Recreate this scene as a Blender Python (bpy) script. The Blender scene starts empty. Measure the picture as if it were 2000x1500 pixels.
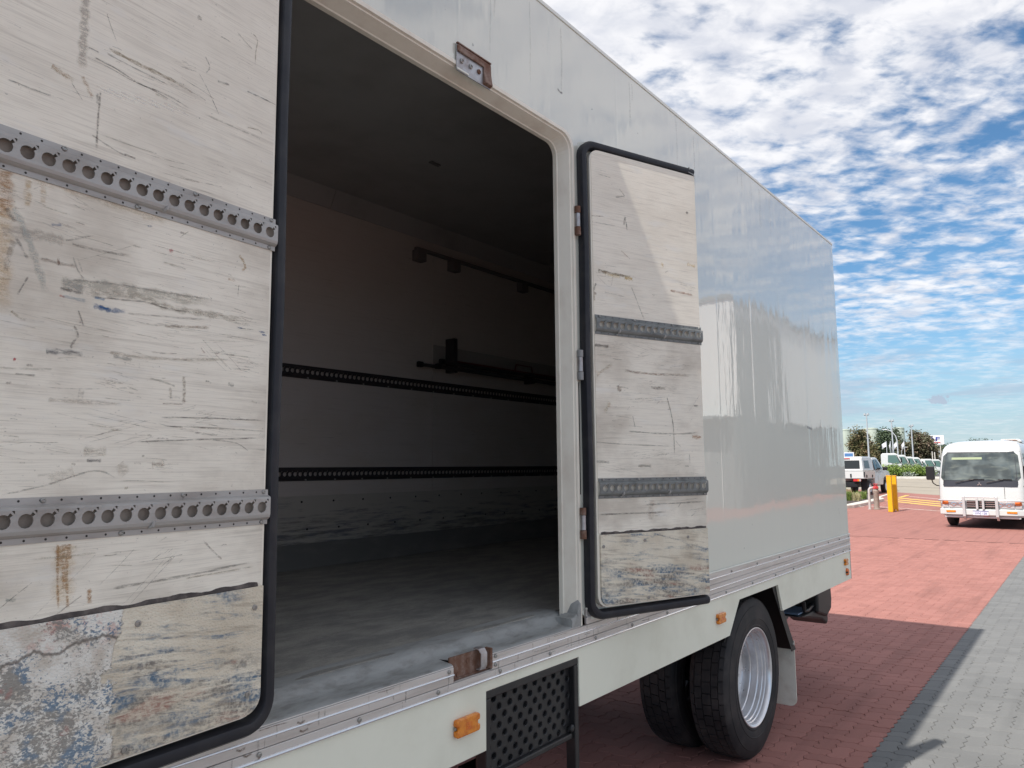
import bpy, bmesh, math, random
from mathutils import Vector, Matrix
PAINT = (0.68, 0.69, 0.61)
RED1, RED2 = (0.315, 0.137, 0.113), (0.385, 0.172, 0.143)
GREY1, GREY2 = (0.158, 0.160, 0.158), (0.19, 0.191, 0.187)
SKY_STR = 0.60; SKY_TINT = (0.34, 0.47, 0.52); SKY_OX, SKY_OY, SKY_ROT = 11.0, 2.0, 0.7
CL_DARK, CL_LIGHT, CL_MID = (1.85, 1.9, 2.08), (2.52, 2.50, 2.54), (2.15, 2.17, 2.26)
CV0, CV1, BND0 = 0.545, 0.775, 0.46
ALT1, ALT2 = 0.10, 0.0
HAZE_C = (1.20, 1.42, 1.66); BAND_C = (1.15, 1.3, 1.62)
R = math.radians
random.seed(7)
sc = bpy.context.scene
COL = sc.collection

# ------------------------------------------------------------------ camera
cam_d = bpy.data.cameras.new('camera'); cam = bpy.data.objects.new('camera', cam_d); COL.objects.link(cam)
cam_d.sensor_width = 36.0; cam_d.lens = 36.0 * 1459.8 / 2000.0
cam_d.clip_start = 0.05; cam_d.clip_end = 3000
YAW, PITCH, ROLL = 0.658547, 0.1123053, -0.0080835
fw = Vector((math.cos(YAW)*math.cos(PITCH), math.sin(YAW)*math.cos(PITCH), math.sin(PITCH)))
rt = Vector((math.sin(YAW), -math.cos(YAW), 0)); up = rt.cross(fw)
r2 = rt*math.cos(ROLL) + up*math.sin(ROLL); u2 = up*math.cos(ROLL) - rt*math.sin(ROLL)
cam.matrix_world = Matrix(((r2.x, u2.x, -fw.x, 0), (r2.y, u2.y, -fw.y, 0), (r2.z, u2.z, -fw.z, 1.9), (0, 0, 0, 1)))
sc.camera = cam

# ------------------------------------------------------------------ light and sky
SUN_DIR = Vector((2.93, -0.70, -4.04)).normalized()          # direction the light travels
SUN_EL = math.asin(-SUN_DIR.z)
sun_d = bpy.data.lights.new('sun', 'SUN'); sun_d.energy = 2.0; sun_d.angle = R(0.6); sun_d.color = (1.0, 0.95, 0.88)
sun = bpy.data.objects.new('sun', sun_d); COL.objects.link(sun)
sun.rotation_euler = SUN_DIR.to_track_quat('-Z', 'Y').to_euler(); sun.location = (-20, 8, 30)
sc.view_settings.view_transform = 'Standard'; sc.view_settings.look = 'None'
sc.view_settings.gamma = 1.0; sc.view_settings.use_curve_mapping = False
sc.view_settings.exposure = 1.47
sc.cycles.use_denoising = True
sc.cycles.max_bounces = 8; sc.cycles.diffuse_bounces = 5; sc.cycles.glossy_bounces = 4
sc.cycles.transparent_max_bounces = 12; sc.cycles.sample_clamp_indirect = 6.0


class T:
    """a small node writer"""
    def __init__(s, tree): s.t = tree
    def n(s, typ, ins=None, **attrs):
        nd = s.t.nodes.new(typ)
        for k, v in attrs.items(): setattr(nd, k, v)
        for k, v in (ins or {}).items():
            if isinstance(v, bpy.types.NodeSocket): s.t.links.new(v, nd.inputs[k])
            else: nd.inputs[k].default_value = v
        return nd
    def m(s, op, a, b=0.0, c=0.0, clamp=False):
        nd = s.n('ShaderNodeMath', {0: a, 1: b, 2: c}, operation=op); nd.use_clamp = clamp; return nd.outputs[0]
    def mix(s, f, a, b, mode='MIX'):
        nd = s.n('ShaderNodeMix', data_type='RGBA', blend_type=mode); nd.clamp_factor = True
        for i, v in ((0, f), (6, a), (7, b)):
            if isinstance(v, bpy.types.NodeSocket): s.t.links.new(v, nd.inputs[i])
            elif i: nd.inputs[i].default_value = (v[0], v[1], v[2], 1) if not isinstance(v, float) else (v, v, v, 1)
            else: nd.inputs[i].default_value = v
        return nd.outputs[2]
    def sm(s, x, a, b):
        nd = s.n('ShaderNodeMapRange', {0: x, 1: a, 2: b, 3: 0.0, 4: 1.0}, interpolation_type='SMOOTHSTEP'); return nd.outputs[0]
    def mapv(s, v, scale=(1, 1, 1), loc=(0, 0, 0), rot=(0, 0, 0)):
        return s.n('ShaderNodeMapping', {'Vector': v, 'Scale': scale, 'Location': loc, 'Rotation': rot}).outputs[0]
    def noise(s, v, scale=5.0, detail=3.0, rough=0.55, dist=0.0, color=False):
        nd = s.n('ShaderNodeTexNoise', {'Vector': v, 'Scale': scale, 'Detail': detail, 'Roughness': rough, 'Distortion': dist})
        return nd.outputs[1 if color else 0]
    def vor(s, v, scale=5.0, feature='F1', out=0, rnd=1.0):
        nd = s.n('ShaderNodeTexVoronoi', {'Vector': v, 'Scale': scale, 'Randomness': rnd}, feature=feature); return nd.outputs[out]
    def obj(s): return s.n('ShaderNodeTexCoord').outputs['Object']
    def pos(s): return s.n('ShaderNodeNewGeometry').outputs['Position']
    def xyz(s, v):
        nd = s.n('ShaderNodeSeparateXYZ', {0: v}); return nd.outputs[0], nd.outputs[1], nd.outputs[2]
    def bump(s, h, strength=0.3, dist=0.01, normal=None):
        ins = {'Height': h, 'Strength': strength, 'Distance': dist}
        if normal is not None: ins['Normal'] = normal
        return s.n('ShaderNodeBump', ins).outputs[0]


# ---- world: Nishita sky with a procedural altocumulus deck
world = bpy.data.worlds.new('World'); sc.world = world; world.use_nodes = True
wt = world.node_tree; wt.nodes.clear(); w = T(wt)
sky = w.n('ShaderNodeTexSky'); sky.sky_type = 'NISHITA'; sky.sun_disc = False
sky.sun_elevation = SUN_EL; sky.sun_rotation = math.atan2(-SUN_DIR.x, -SUN_DIR.y)
sky.air_density = 1.0; sky.dust_density = 0.15; sky.ozone_density = 3.0
gen = w.n('ShaderNodeTexCoord').outputs['Generated']
dx, dy, dz = w.xyz(gen)
zc = w.m('MAXIMUM', dz, 0.0)
den = w.m('ADD', zc, 0.10)
px = w.m('DIVIDE', dx, den); py = w.m('DIVIDE', dy, den)
pv = w.n('ShaderNodeCombineXYZ', {0: px, 1: py, 2: 0.0}).outputs[0]
pv = w.mapv(pv, (1.0, 1.0, 1.0), (SKY_OX, SKY_OY, 0.0), (0, 0, SKY_ROT))
big = w.noise(w.mapv(pv, (1, 1, 1), (3.1, 7.7, 0)), 1.5, 3.0, 0.5)
cell = w.noise(pv, 4.6, 3.0, 0.5, 0.2)
puff = w.noise(w.mapv(pv, (1.0, 1.15, 1), (5.3, 1.2, 0)), 11.0, 5.0, 0.55, 0.25)
fine = w.noise(w.mapv(pv, (1.0, 2.2, 1), (2.3, 4.2, 0), (0, 0, 0.3)), 26.0, 5.0, 0.6, 0.4)
alt = w.m('SUBTRACT', w.m('MULTIPLY', w.sm(dz, 0.16, 0.50), ALT1), w.m('MULTIPLY', w.sm(dz, 0.30, 0.16), ALT2))
cov = w.m('ADD', w.m('ADD', w.m('MULTIPLY', big, 0.34), w.m('MULTIPLY', cell, 0.30)), w.m('ADD', w.m('ADD', w.m('MULTIPLY', puff, 0.50), w.m('MULTIPLY', fine, 0.10)), alt))
mask = w.sm(cov, CV0, CV1)
thick = w.sm(cov, CV1 - 0.02, CV1 + 0.16)
shade = w.noise(w.mapv(pv, (1, 1.2, 1), (0.35, 0.13, 0.0)), 7.0, 5.0, 0.55, 0.3)
cl = w.mix(w.sm(shade, 0.34, 0.62), CL_DARK, CL_LIGHT)
cl = w.mix(w.m('MULTIPLY', thick, 0.30), cl, CL_MID)
# low grey-lilac bands near the horizon
band = w.noise(w.n('ShaderNodeCombineXYZ', {0: w.m('MULTIPLY', w.m('ARCTAN2', dy, dx), 5.0), 1: w.m('MULTIPLY', dz, 34.0), 2: 0.0}).outputs[0], 1.0, 5.0, 0.6, 0.3)
bandm = w.m('MULTIPLY', w.m('MULTIPLY', w.sm(band, BND0, BND0+0.12), w.sm(dz, 0.17, 0.10)), w.sm(dz, 0.03, 0.06))
horiz = w.sm(dz, 0.20, 0.0)
sky_c = w.n('ShaderNodeVectorMath', {0: sky.outputs[0], 3: SKY_STR}, operation='SCALE').outputs[0]
sky_c = w.mix(1.0, sky_c, SKY_TINT, 'MULTIPLY')
sky_c = w.mix(w.m('MULTIPLY', horiz, 0.75), sky_c, HAZE_C)
fade = w.m('ADD', w.m('MULTIPLY', w.sm(dz, 0.06, 0.22), 0.66), 0.30)
c = w.mix(w.m('MULTIPLY', w.m('MULTIPLY', mask, 0.97), fade), sky_c, cl)
c = w.mix(w.m('MULTIPLY', bandm, 0.45), c, BAND_C)
# one small grey cloud low above the car park
cu_ = w.m('DIVIDE', w.m('SUBTRACT', w.m('ARCTAN2', dy, dx), 0.1376), 0.0115)
cv_ = w.m('DIVIDE', w.m('SUBTRACT', dz, 0.0752), 0.0052)
cw_ = w.m('MULTIPLY', w.m('SUBTRACT', w.noise(gen, 190.0, 5.0, 0.65), 0.5), 5.0)
cd_ = w.m('ADD', w.m('ADD', w.m('MULTIPLY', cu_, cu_), w.m('MULTIPLY', cv_, cv_)), cw_)
c = w.mix(w.m('MULTIPLY', w.sm(cd_, 1.15, 0.55), 0.75), c, BAND_C)
bg = w.n('ShaderNodeBackground', {'Color': c, 'Strength': 0.15})
out = w.n('ShaderNodeOutputWorld', {'Surface': bg.outputs[0]})

# ------------------------------------------------------------------ material helpers
MATS = {}
def mat(name, color=(0.5, 0.5, 0.5), rough=0.5, metal=0.0, spec=0.5, coat=0.0, fn=None, ior=1.45):
    m = bpy.data.materials.new(name); m.use_nodes = True
    b = m.node_tree.nodes['Principled BSDF']
    b.inputs['Base Color'].default_value = (*color, 1); b.inputs['Roughness'].default_value = rough
    b.inputs['Metallic'].default_value = metal; b.inputs['Coat Weight'].default_value = coat
    b.inputs['Specular IOR Level'].default_value = spec; b.inputs['IOR'].default_value = ior
    if fn:
        t = T(m.node_tree); res = fn(t) or {}
        for k, v in res.items():
            if isinstance(v, bpy.types.NodeSocket): m.node_tree.links.new(v, b.inputs[k])
            else: b.inputs[k].default_value = v
    MATS[name] = m
    return m

def dirty(color, dark, scale=6.0, amt=0.5, rough=(0.4, 0.7), bump=0.05, stretch=(1, 1, 1), bscale=60.0, bdist=0.002):
    def fn(t):
        o = t.mapv(t.obj(), stretch)
        n = t.noise(o, scale, 6.0, 0.62)
        f = t.m('MULTIPLY', t.sm(n, 0.42, 0.72), amt)
        col = t.mix(f, color, dark)
        r = t.m('ADD', t.m('MULTIPLY', t.noise(o, scale*1.7, 4.0), rough[1]-rough[0]), rough[0])
        return {'Base Color': col, 'Roughness': r, 'Normal': t.bump(t.noise(o, bscale, 3.0), bump, bdist)}
    return fn

def ply(lt=0.45, tone=(0.90, 0.84, 0.725), dark=(0.36, 0.31, 0.255), wear=1.0):
    """painted plywood, scuffed along the grain (x = length, z = height)"""
    def fn(t):
        o = t.obj()
        _x, _y, zz = t.xyz(o)
        blot = t.noise(t.mapv(o, (1.6, 1, 2.6), (3, 1, 2)), 1.6, 6.0, 0.6)
        grain = t.noise(t.mapv(o, (3.0, 1, 75.0)), 1.0, 4.0, 0.6, 0.15)
        grain2 = t.noise(t.mapv(o, (9.0, 1, 330.0), (5, 0, 2)), 1.0, 3.0, 0.6)
        crack = t.noise(t.mapv(o, (5.0, 1, 190.0), (1, 4, 7), (0, 0.03, 0)), 1.0, 5.0, 0.62, 0.3)
        zone = t.sm(t.noise(t.mapv(o, (1.3, 1, 4.0), (9, 2, 5)), 2.0, 4.0, 0.6), 0.40, 0.66)
        speck = t.noise(t.mapv(o, (0.7, 1, 1)), 210.0, 3.0, 0.6)
        col = t.mix(t.m('MULTIPLY', t.m('MULTIPLY', t.sm(blot, 0.40, 0.70), 0.75*wear), t.m('ADD', 0.35, t.m('MULTIPLY', t.sm(zz, 2.85, 2.3), 0.65))), tone, (0.52, 0.455, 0.375))
        col = t.mix(t.m('MULTIPLY', t.sm(grain, 0.50, 0.80), 0.44*wear), col, dark)
        col = t.mix(t.m('MULTIPLY', t.sm(grain2, 0.44, 0.78), 0.40*wear), col, (0.44, 0.385, 0.32))
        ck = t.m('MULTIPLY', t.sm(crack, 0.635, 0.70), zone)
        col = t.mix(t.m('MULTIPLY', ck, 0.70), col, (0.17, 0.14, 0.115))
        sp = t.m('MULTIPLY', t.sm(speck, 0.66, 0.74), t.m('ADD', t.m('MULTIPLY', zone, 0.7), 0.2))
        col = t.mix(t.m('MULTIPLY', sp, 0.7), col, (0.16, 0.14, 0.12))
        lite = t.sm(t.noise(t.mapv(o, (2.2, 1, 9.0), (4, 4, 4)), 1.6, 5.0, 0.6), 0.58, 0.72)
        col = t.mix(t.m('MULTIPLY', lite, lt), col, (0.82, 0.80, 0.75))
        h = t.m('ADD', t.m('MULTIPLY', grain2, 0.5), t.m('SUBTRACT', t.m('MULTIPLY', grain, 0.6), t.m('MULTIPLY', ck, 1.2)))
        return {'Base Color': col, 'Normal': t.bump(h, 0.5, 0.0012), 'Roughness': t.m('ADD', 0.50, t.m('MULTIPLY', grain, 0.25))}
    return fn

def kick(patch):
    """kick board: beige gel coat, smeared with blue, red and brown paint; patch = a rougher re-laid patch in its left part"""
    def fn(t):
        o = t.obj(); x, y, z = t.xyz(o)
        sl = t.mapv(o, (1, 1, 1), (0, 0, 0), (0, R(-6), 0))
        st = lambda sx, sz, loc: t.mapv(sl, (sx, 1, sz), loc)
        base = t.mix(t.sm(t.noise(o, 5.0, 5.0, 0.6), 0.35, 0.7), (0.80, 0.73, 0.595), (0.62, 0.535, 0.41))
        smear = t.noise(st(6, 42, (2, 0, 1)), 1.0, 6.0, 0.68, 0.4)
        zone = t.noise(st(3, 9, (5, 0, 3)), 1.0, 4.0, 0.6)
        lowk = t.m('MULTIPLY', t.sm(z, 1.55, 1.36), 0.10)
        f = t.m('MULTIPLY', t.sm(t.m('ADD', smear, lowk), 0.49, 0.66), t.sm(t.m('ADD', zone, lowk), 0.38, 0.60))
        hue = t.noise(st(4, 14, (8, 0, 6)), 1.0, 3.0, 0.5)
        c1 = t.mix(t.sm(hue, 0.47, 0.54), (0.10, 0.165, 0.235), (0.22, 0.20, 0.175))
        c1 = t.mix(t.sm(hue, 0.56, 0.62), c1, (0.36, 0.20, 0.155))
        bub = t.vor(t.mapv(sl, (1, 1, 1.45)), 150.0 if patch else 260.0)
        wear = t.noise(o, 90.0, 4.0, 0.6)
        col = t.mix(t.m('MULTIPLY', f, t.m('ADD', 0.35, t.m('MULTIPLY', t.sm(wear, 0.35, 0.6), 0.65))), base, c1)
        brown = t.m('MULTIPLY', t.sm(t.noise(st(4, 50, (1, 7, 1)), 1.0, 5.0, 0.6), 0.52, 0.68), 0.5)
        col = t.mix(brown, col, (0.27, 0.215, 0.16))
        pit = t.m('MULTIPLY', t.sm(bub, 0.24, 0.08), t.sm(t.noise(o, 14.0, 3.0), 0.38, 0.6))
        col = t.mix(t.m('MULTIPLY', pit, 0.65), col, (0.17, 0.16, 0.14))
        h = t.m('ADD', t.m('MULTIPLY', bub, 0.8), t.m('MULTIPLY', smear, 0.25))
        if patch:
            edge = t.m('ADD', x, t.m('MULTIPLY', t.m('SUBTRACT', t.noise(t.mapv(o, (1, 1, 1)), 14.0, 5.0, 0.6), 0.5), 0.13))
            pm = t.sm(edge, -0.492, -0.499)
            blo = t.m('ADD', t.m('MULTIPLY', t.noise(t.mapv(o, (1.0, 1, 0.8), (3, 3, 3)), 13.0, 3.0, 0.5, 0.3), 0.42), t.m('MULTIPLY', t.noise(t.mapv(sl, (1.0, 1, 1.5), (3, 3, 3)), 110.0, 4.0, 0.7, 0.5), 0.62))
            low = t.sm(z, 1.60, 1.36)
            bf = t.m('MULTIPLY', t.sm(t.m('ADD', blo, t.m('MULTIPLY', low, 0.075)), 0.548, 0.615), 0.88)
            hu = t.noise(t.mapv(sl, (1, 1, 1.3), (6, 1, 2)), 11.0, 4.0, 0.6)
            pc = t.mix(t.sm(hu, 0.40, 0.50), (0.09, 0.17, 0.26), (0.25, 0.235, 0.21))
            pc = t.mix(t.sm(hu, 0.60, 0.66), pc, (0.33, 0.18, 0.16))
            hi = t.m('MULTIPLY', t.sm(z, 1.50, 1.60), t.sm(t.noise(o, 30.0, 5.0, 0.65), 0.50, 0.62))
            pb = t.mix(t.sm(t.noise(o, 16.0, 5.0, 0.6), 0.4, 0.66), (0.80, 0.77, 0.70), (0.58, 0.52, 0.44))
            pb = t.mix(t.m('MULTIPLY', hi, 0.6), pb, (0.55, 0.20, 0.16))
            pb = t.mix(bf, pb, pc)
            crk = t.sm(t.m('ABSOLUTE', t.m('SUBTRACT', t.m('ADD', z, t.m('MULTIPLY', t.noise(t.mapv(o, (1, 1, 0.2)), 11.0, 4.0), 0.11)), 1.592)), 0.006, 0.001)
            pb = t.mix(t.m('MULTIPLY', crk, 0.8), pb, (0.14, 0.12, 0.10))
            col = t.mix(pm, col, pb)
            h = t.m('ADD', h, t.m('MULTIPLY', pm, t.m('ADD', 0.9, t.m('MULTIPLY', blo, 0.9))))
        return {'Base Color': col, 'Roughness': 0.5, 'Normal': t.bump(h, 0.75, 0.0022)}
    return fn

def paver(c1, c2, island):
    def fn(t):
        g = t.n('ShaderNodeNewGeometry')
        rnd = g.outputs['Random Per Island'] if island else t.n('ShaderNodeObjectInfo').outputs['Random']
        p = g.outputs['Position']
        col = t.mix(rnd, c1, c2)
        st = t.noise(t.mapv(p, (1, 1, 1)), 0.9, 6.0, 0.62)
        col = t.mix(t.m('MULTIPLY', t.sm(st, 0.45, 0.75), 0.30), col, tuple(x*0.62 for x in c1))
        tm = t.noise(t.mapv(p, (0.25, 2.6, 1), (3, 1, 0), (0, 0, 0.12)), 1.0, 4.0, 0.6)
        col = t.mix(t.m('MULTIPLY', t.sm(tm, 0.54, 0.68), 0.35), col, tuple(x*0.5 for x in c1))
        oil = t.sm(t.noise(p, 3.3, 3.0, 0.55), 0.70, 0.745)
        col = t.mix(t.m('MULTIPLY', oil, 0.45), col, tuple(x*0.35 for x in c1))
        gr = t.noise(p, 420.0, 3.0, 0.7)
        col = t.mix(t.m('MULTIPLY', t.sm(gr, 0.42, 0.72), 0.35), col, tuple(min(1, x*1.25) for x in c2))
        col = t.mix(t.m('MULTIPLY', t.sm(gr, 0.55, 0.30), 0.30), col, tuple(x*0.6 for x in c1))
        return {'Base Color': col, 'Roughness': 0.85, 'Normal': t.bump(gr, 0.35, 0.0015)}
    return fn

def truck_paint(t):
    o = t.obj(); x, y, z = t.xyz(o)
    wav = t.noise(t.mapv(o, (1.0, 1, 0.45)), 1.4, 3.0, 0.5)
    wav2 = t.noise(t.mapv(o, (5.0, 1, 0.9), (2, 0, 5)), 1.3, 4.0, 0.55)
    rip = t.noise(t.mapv(o, (34.0, 1, 2.4), (2, 0, 5)), 1.0, 3.0, 0.5)
    seam = t.m('ABSOLUTE', t.m('SUBTRACT', t.m('FRACT', t.m('ADD', t.m('DIVIDE', x, 0.62), 0.17)), 0.5))
    sm_ = t.sm(seam, 0.022, 0.0)
    h = t.m('ADD', t.m('ADD', t.m('MULTIPLY', wav, 1.2), t.m('MULTIPLY', wav2, 0.35)), t.m('ADD', t.m('MULTIPLY', rip, 0.014), t.m('MULTIPLY', sm_, 0.06)))
    col = t.mix(t.m('MULTIPLY', t.sm(t.noise(t.mapv(o, (10, 1, 0.7)), 1.0, 5.0, 0.6), 0.5, 0.8), 0.16), PAINT, (0.60, 0.60, 0.55))
    spk = t.m('MULTIPLY', t.sm(t.noise(o, 24.0, 3.0, 0.5), 0.755, 0.775), 0.5)
    col = t.mix(spk, col, (0.2, 0.19, 0.17))
    return {'Base Color': col, 'Normal': t.bump(h, 0.075, 0.06), 'Coat Normal': t.bump(h, 0.075, 0.06)}
# ------------------------------------------------------------------ materials
mat('truck paint', PAINT, 0.30, fn=truck_paint, coat=1.0)
MATS['truck paint'].node_tree.nodes['Principled BSDF'].inputs['Coat Roughness'].default_value = 0.012
MATS['truck paint'].node_tree.nodes['Principled BSDF'].inputs['Coat IOR'].default_value = 1.9
mat('skirt paint', fn=dirty((0.83, 0.825, 0.70), (0.68, 0.665, 0.545), 3.0, 0.5, (0.3, 0.45), 0.12, (1, 1, 1), 300.0, 0.0006))
mat('cream frame', fn=dirty((0.88, 0.83, 0.72), (0.55, 0.44, 0.35), 7.0, 0.35, (0.3, 0.5), 0.1, (1, 1, 0.5), 30.0, 0.002))
mat('door skin', fn=dirty((0.77, 0.77, 0.70), (0.60, 0.58, 0.50), 4.0, 0.4, (0.25, 0.4), 0.05))
mat('ply lining', fn=ply())
mat('kick patched', fn=kick(True))
mat('kick board', fn=kick(False))
mat('rubber seal', fn=dirty((0.012, 0.013, 0.019), (0.035, 0.034, 0.036), 9.0, 0.7, (0.35, 0.6), 0.2, (1, 1, 1), 25.0, 0.003))
mat('mastic', fn=dirty((0.06, 0.05, 0.047), (0.20, 0.17, 0.15), 20.0, 0.8, (0.7, 0.9), 0.6, (1, 1, 1), 70.0, 0.004))
mat('rail metal', metal=0.35, fn=dirty((0.44, 0.425, 0.405), (0.27, 0.24, 0.215), 5.0, 0.6, (0.42, 0.6), 0.12, (1, 1, 3), 90.0, 0.0012))
mat('galvanised rail', metal=0.4, fn=dirty((0.215, 0.225, 0.22), (0.11, 0.115, 0.11), 16.0, 0.7, (0.4, 0.6), 0.15, (1, 1, 1.5), 60.0, 0.0015))
mat('dark rail', fn=dirty((0.035, 0.032, 0.034), (0.07, 0.06, 0.055), 8.0, 0.6, (0.5, 0.7), 0.1))
mat('screw metal', (0.36, 0.35, 0.33), 0.4, 0.8)
mat('dark hole', (0.03, 0.026, 0.024), 0.8)
mat('aluminium trim', metal=0.55, fn=dirty((0.66, 0.635, 0.615), (0.44, 0.40, 0.37), 4.0, 0.55, (0.30, 0.48), 0.08, (0.6, 1, 9), 60.0, 0.001))
mat('bright ridge', (0.86, 0.86, 0.86), 0.22, 0.6)
mat('sill paint', fn=dirty((0.34, 0.345, 0.335), (0.15, 0.145, 0.13), 9.0, 0.6, (0.34, 0.65), 0.5, (1, 2.5, 1), 26.0, 0.006))
def floor_fn(t):
    o = t.obj()
    a = t.noise(t.mapv(o, (2.6, 5.0, 1)), 1.5, 9.0, 0.72, 0.2)
    s = t.noise(t.mapv(o, (4.0, 150.0, 1), (0, 0, 0), (0, 0, 0.12)), 1.0, 4.0, 0.6)
    s2 = t.noise(t.mapv(o, (3.0, 110.0, 1), (7, 0, 0), (0, 0, -0.35)), 1.0, 4.0, 0.6)
    f = t.noise(o, 160.0, 4.0, 0.7)
    col = t.mix(t.sm(a, 0.36, 0.66), (0.22, 0.215, 0.20), (0.37, 0.355, 0.315))
    col = t.mix(t.m('MULTIPLY', t.sm(s, 0.62, 0.70), 0.55), col, (0.52, 0.50, 0.44))
    col = t.mix(t.m('MULTIPLY', t.sm(s2, 0.64, 0.72), 0.45), col, (0.50, 0.47, 0.41))
    col = t.mix(t.m('MULTIPLY', t.sm(f, 0.45, 0.75), 0.4), col, (0.10, 0.10, 0.095))
    return {'Base Color': col, 'Roughness': 0.62, 'Normal': t.bump(t.m('ADD', f, a), 0.4, 0.004)}
mat('floor coating', fn=floor_fn)
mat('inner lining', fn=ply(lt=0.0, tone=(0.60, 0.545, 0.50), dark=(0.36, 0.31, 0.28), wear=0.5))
mat('inner ceiling', fn=dirty((0.42, 0.40, 0.385), (0.31, 0.29, 0.275), 2.0, 0.7, (0.55, 0.7), 0.1))
def inkick_fn(t):
    o = t.obj(); x, y, z = t.xyz(o)
    n = t.noise(t.mapv(o, (3.0, 1, 34.0)), 1.3, 8.0, 0.72, 0.15)
    lowr = t.sm(z, 1.74, 1.40)
    f = t.m('MULTIPLY', t.sm(t.m('ADD', n, t.m('MULTIPLY', lowr, 0.15)), 0.54, 0.76), 0.75)
    hu = t.noise(t.mapv(o, (2, 1, 5)), 1.6, 3.0)
    c = t.mix(t.sm(hu, 0.46, 0.56), (0.06, 0.07, 0.11), (0.10, 0.095, 0.088))
    return {'Base Color': t.mix(f, (0.48, 0.445, 0.39), c), 'Roughness': 0.55}
mat('inner kick', fn=inkick_fn)
mat('amber lens', (0.80, 0.24, 0.015), 0.22, coat=0.4, fn=lambda t: {'Base Color': t.mix(t.sm(t.noise(t.mapv(t.obj(), (1, 1, 1)), 40.0, 3.0), 0.4, 0.7), (0.78, 0.26, 0.02), (0.60, 0.15, 0.01))})
mat('orange lens', (0.75, 0.17, 0.03), 0.22, coat=0.4)
mat('black paint', fn=dirty((0.018, 0.018, 0.020), (0.045, 0.043, 0.042), 8.0, 0.5, (0.30, 0.5), 0.1))
mat('black plastic', (0.015, 0.015, 0.016), 0.45)
def tyre_fn(t):
    o = t.obj()
    d = t.noise(o, 5.0, 6.0, 0.6)
    dust = t.m('MULTIPLY', t.sm(d, 0.40, 0.72), 0.55)
    col = t.mix(dust, (0.016, 0.016, 0.018), (0.085, 0.072, 0.068))
    return {'Base Color': col, 'Roughness': t.m('ADD', 0.55, t.m('MULTIPLY', d, 0.3)), 'Normal': t.bump(t.noise(o, 70.0, 3.0), 0.12, 0.002)}
mat('tyre rubber', fn=tyre_fn)
mat('rim silver', metal=0.7, fn=dirty((0.80, 0.80, 0.82), (0.48, 0.46, 0.44), 9.0, 0.45, (0.22, 0.38), 0.04))
mat('hole shade and grime', fn=dirty((0.34, 0.295, 0.25), (0.16, 0.13, 0.11), 14.0, 0.7, (0.7, 0.9)))  # dark brown holding both the shade and the dirt inside the rail holes
mat('inner rail', (0.17, 0.155, 0.15), 0.6)
mat('coving', fn=dirty((0.17, 0.165, 0.155), (0.23, 0.22, 0.20), 4.0, 0.8, (0.6, 0.8), 0.2, (1, 1, 3)))
mat('mud flap', fn=dirty((0.84, 0.80, 0.70), (0.58, 0.51, 0.42), 8.0, 0.6, (0.5, 0.7), 0.1))
mat('rust', fn=dirty((0.17, 0.085, 0.055), (0.34, 0.26, 0.22), 22.0, 0.8, (0.6, 0.85), 0.5, (1, 1, 1), 90.0, 0.003), metal=0.2)
mat('worn steel', metal=0.7, fn=dirty((0.50, 0.50, 0.51), (0.27, 0.20, 0.17), 14.0, 0.7, (0.35, 0.55), 0.15))
mat('blue steel', (0.24, 0.35, 0.52), 0.4, 0.3)
mat('yellow label', (0.62, 0.44, 0.06), 0.5)
mat('grey steel', fn=dirty((0.30, 0.30, 0.30), (0.16, 0.15, 0.14), 10.0, 0.6))
# strokes: scuffs, rust runs and paint marks laid on a panel; tint holds the paint's own colour, uv.y runs across the mark
def stroke_mat():
    m = bpy.data.materials.new('scuff'); m.use_nodes = True; nt = m.node_tree; b = nt.nodes['Principled BSDF']; t = T(nt)
    at = t.n('ShaderNodeAttribute'); at.attribute_name = 'tint'
    uv = t.n('ShaderNodeUVMap'); uv.uv_map = 'UVMap'
    u, v, _ = t.xyz(uv.outputs[0])
    edge = t.sm(t.m('ABSOLUTE', t.m('SUBTRACT', v, 0.5)), 0.5, 0.12)
    ends = t.m('MULTIPLY', t.sm(u, 0.0, 0.06), t.sm(u, 1.0, 0.80))
    n = t.m('ADD', t.m('MULTIPLY', t.noise(t.mapv(t.pos(), (45, 45, 160)), 1.0, 5.0, 0.7), 0.7), t.m('MULTIPLY', t.noise(t.pos(), 500.0, 2.0, 0.6), 0.3))
    a = t.m('MULTIPLY', t.m('MULTIPLY', edge, ends), t.m('MULTIPLY', at.outputs['Alpha'], t.sm(n, 0.34, 0.62)))
    nt.links.new(at.outputs['Color'], b.inputs['Base Color']); nt.links.new(a, b.inputs['Alpha'])
    b.inputs['Roughness'].default_value = 0.6
    MATS['scuff'] = m
stroke_mat()

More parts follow.
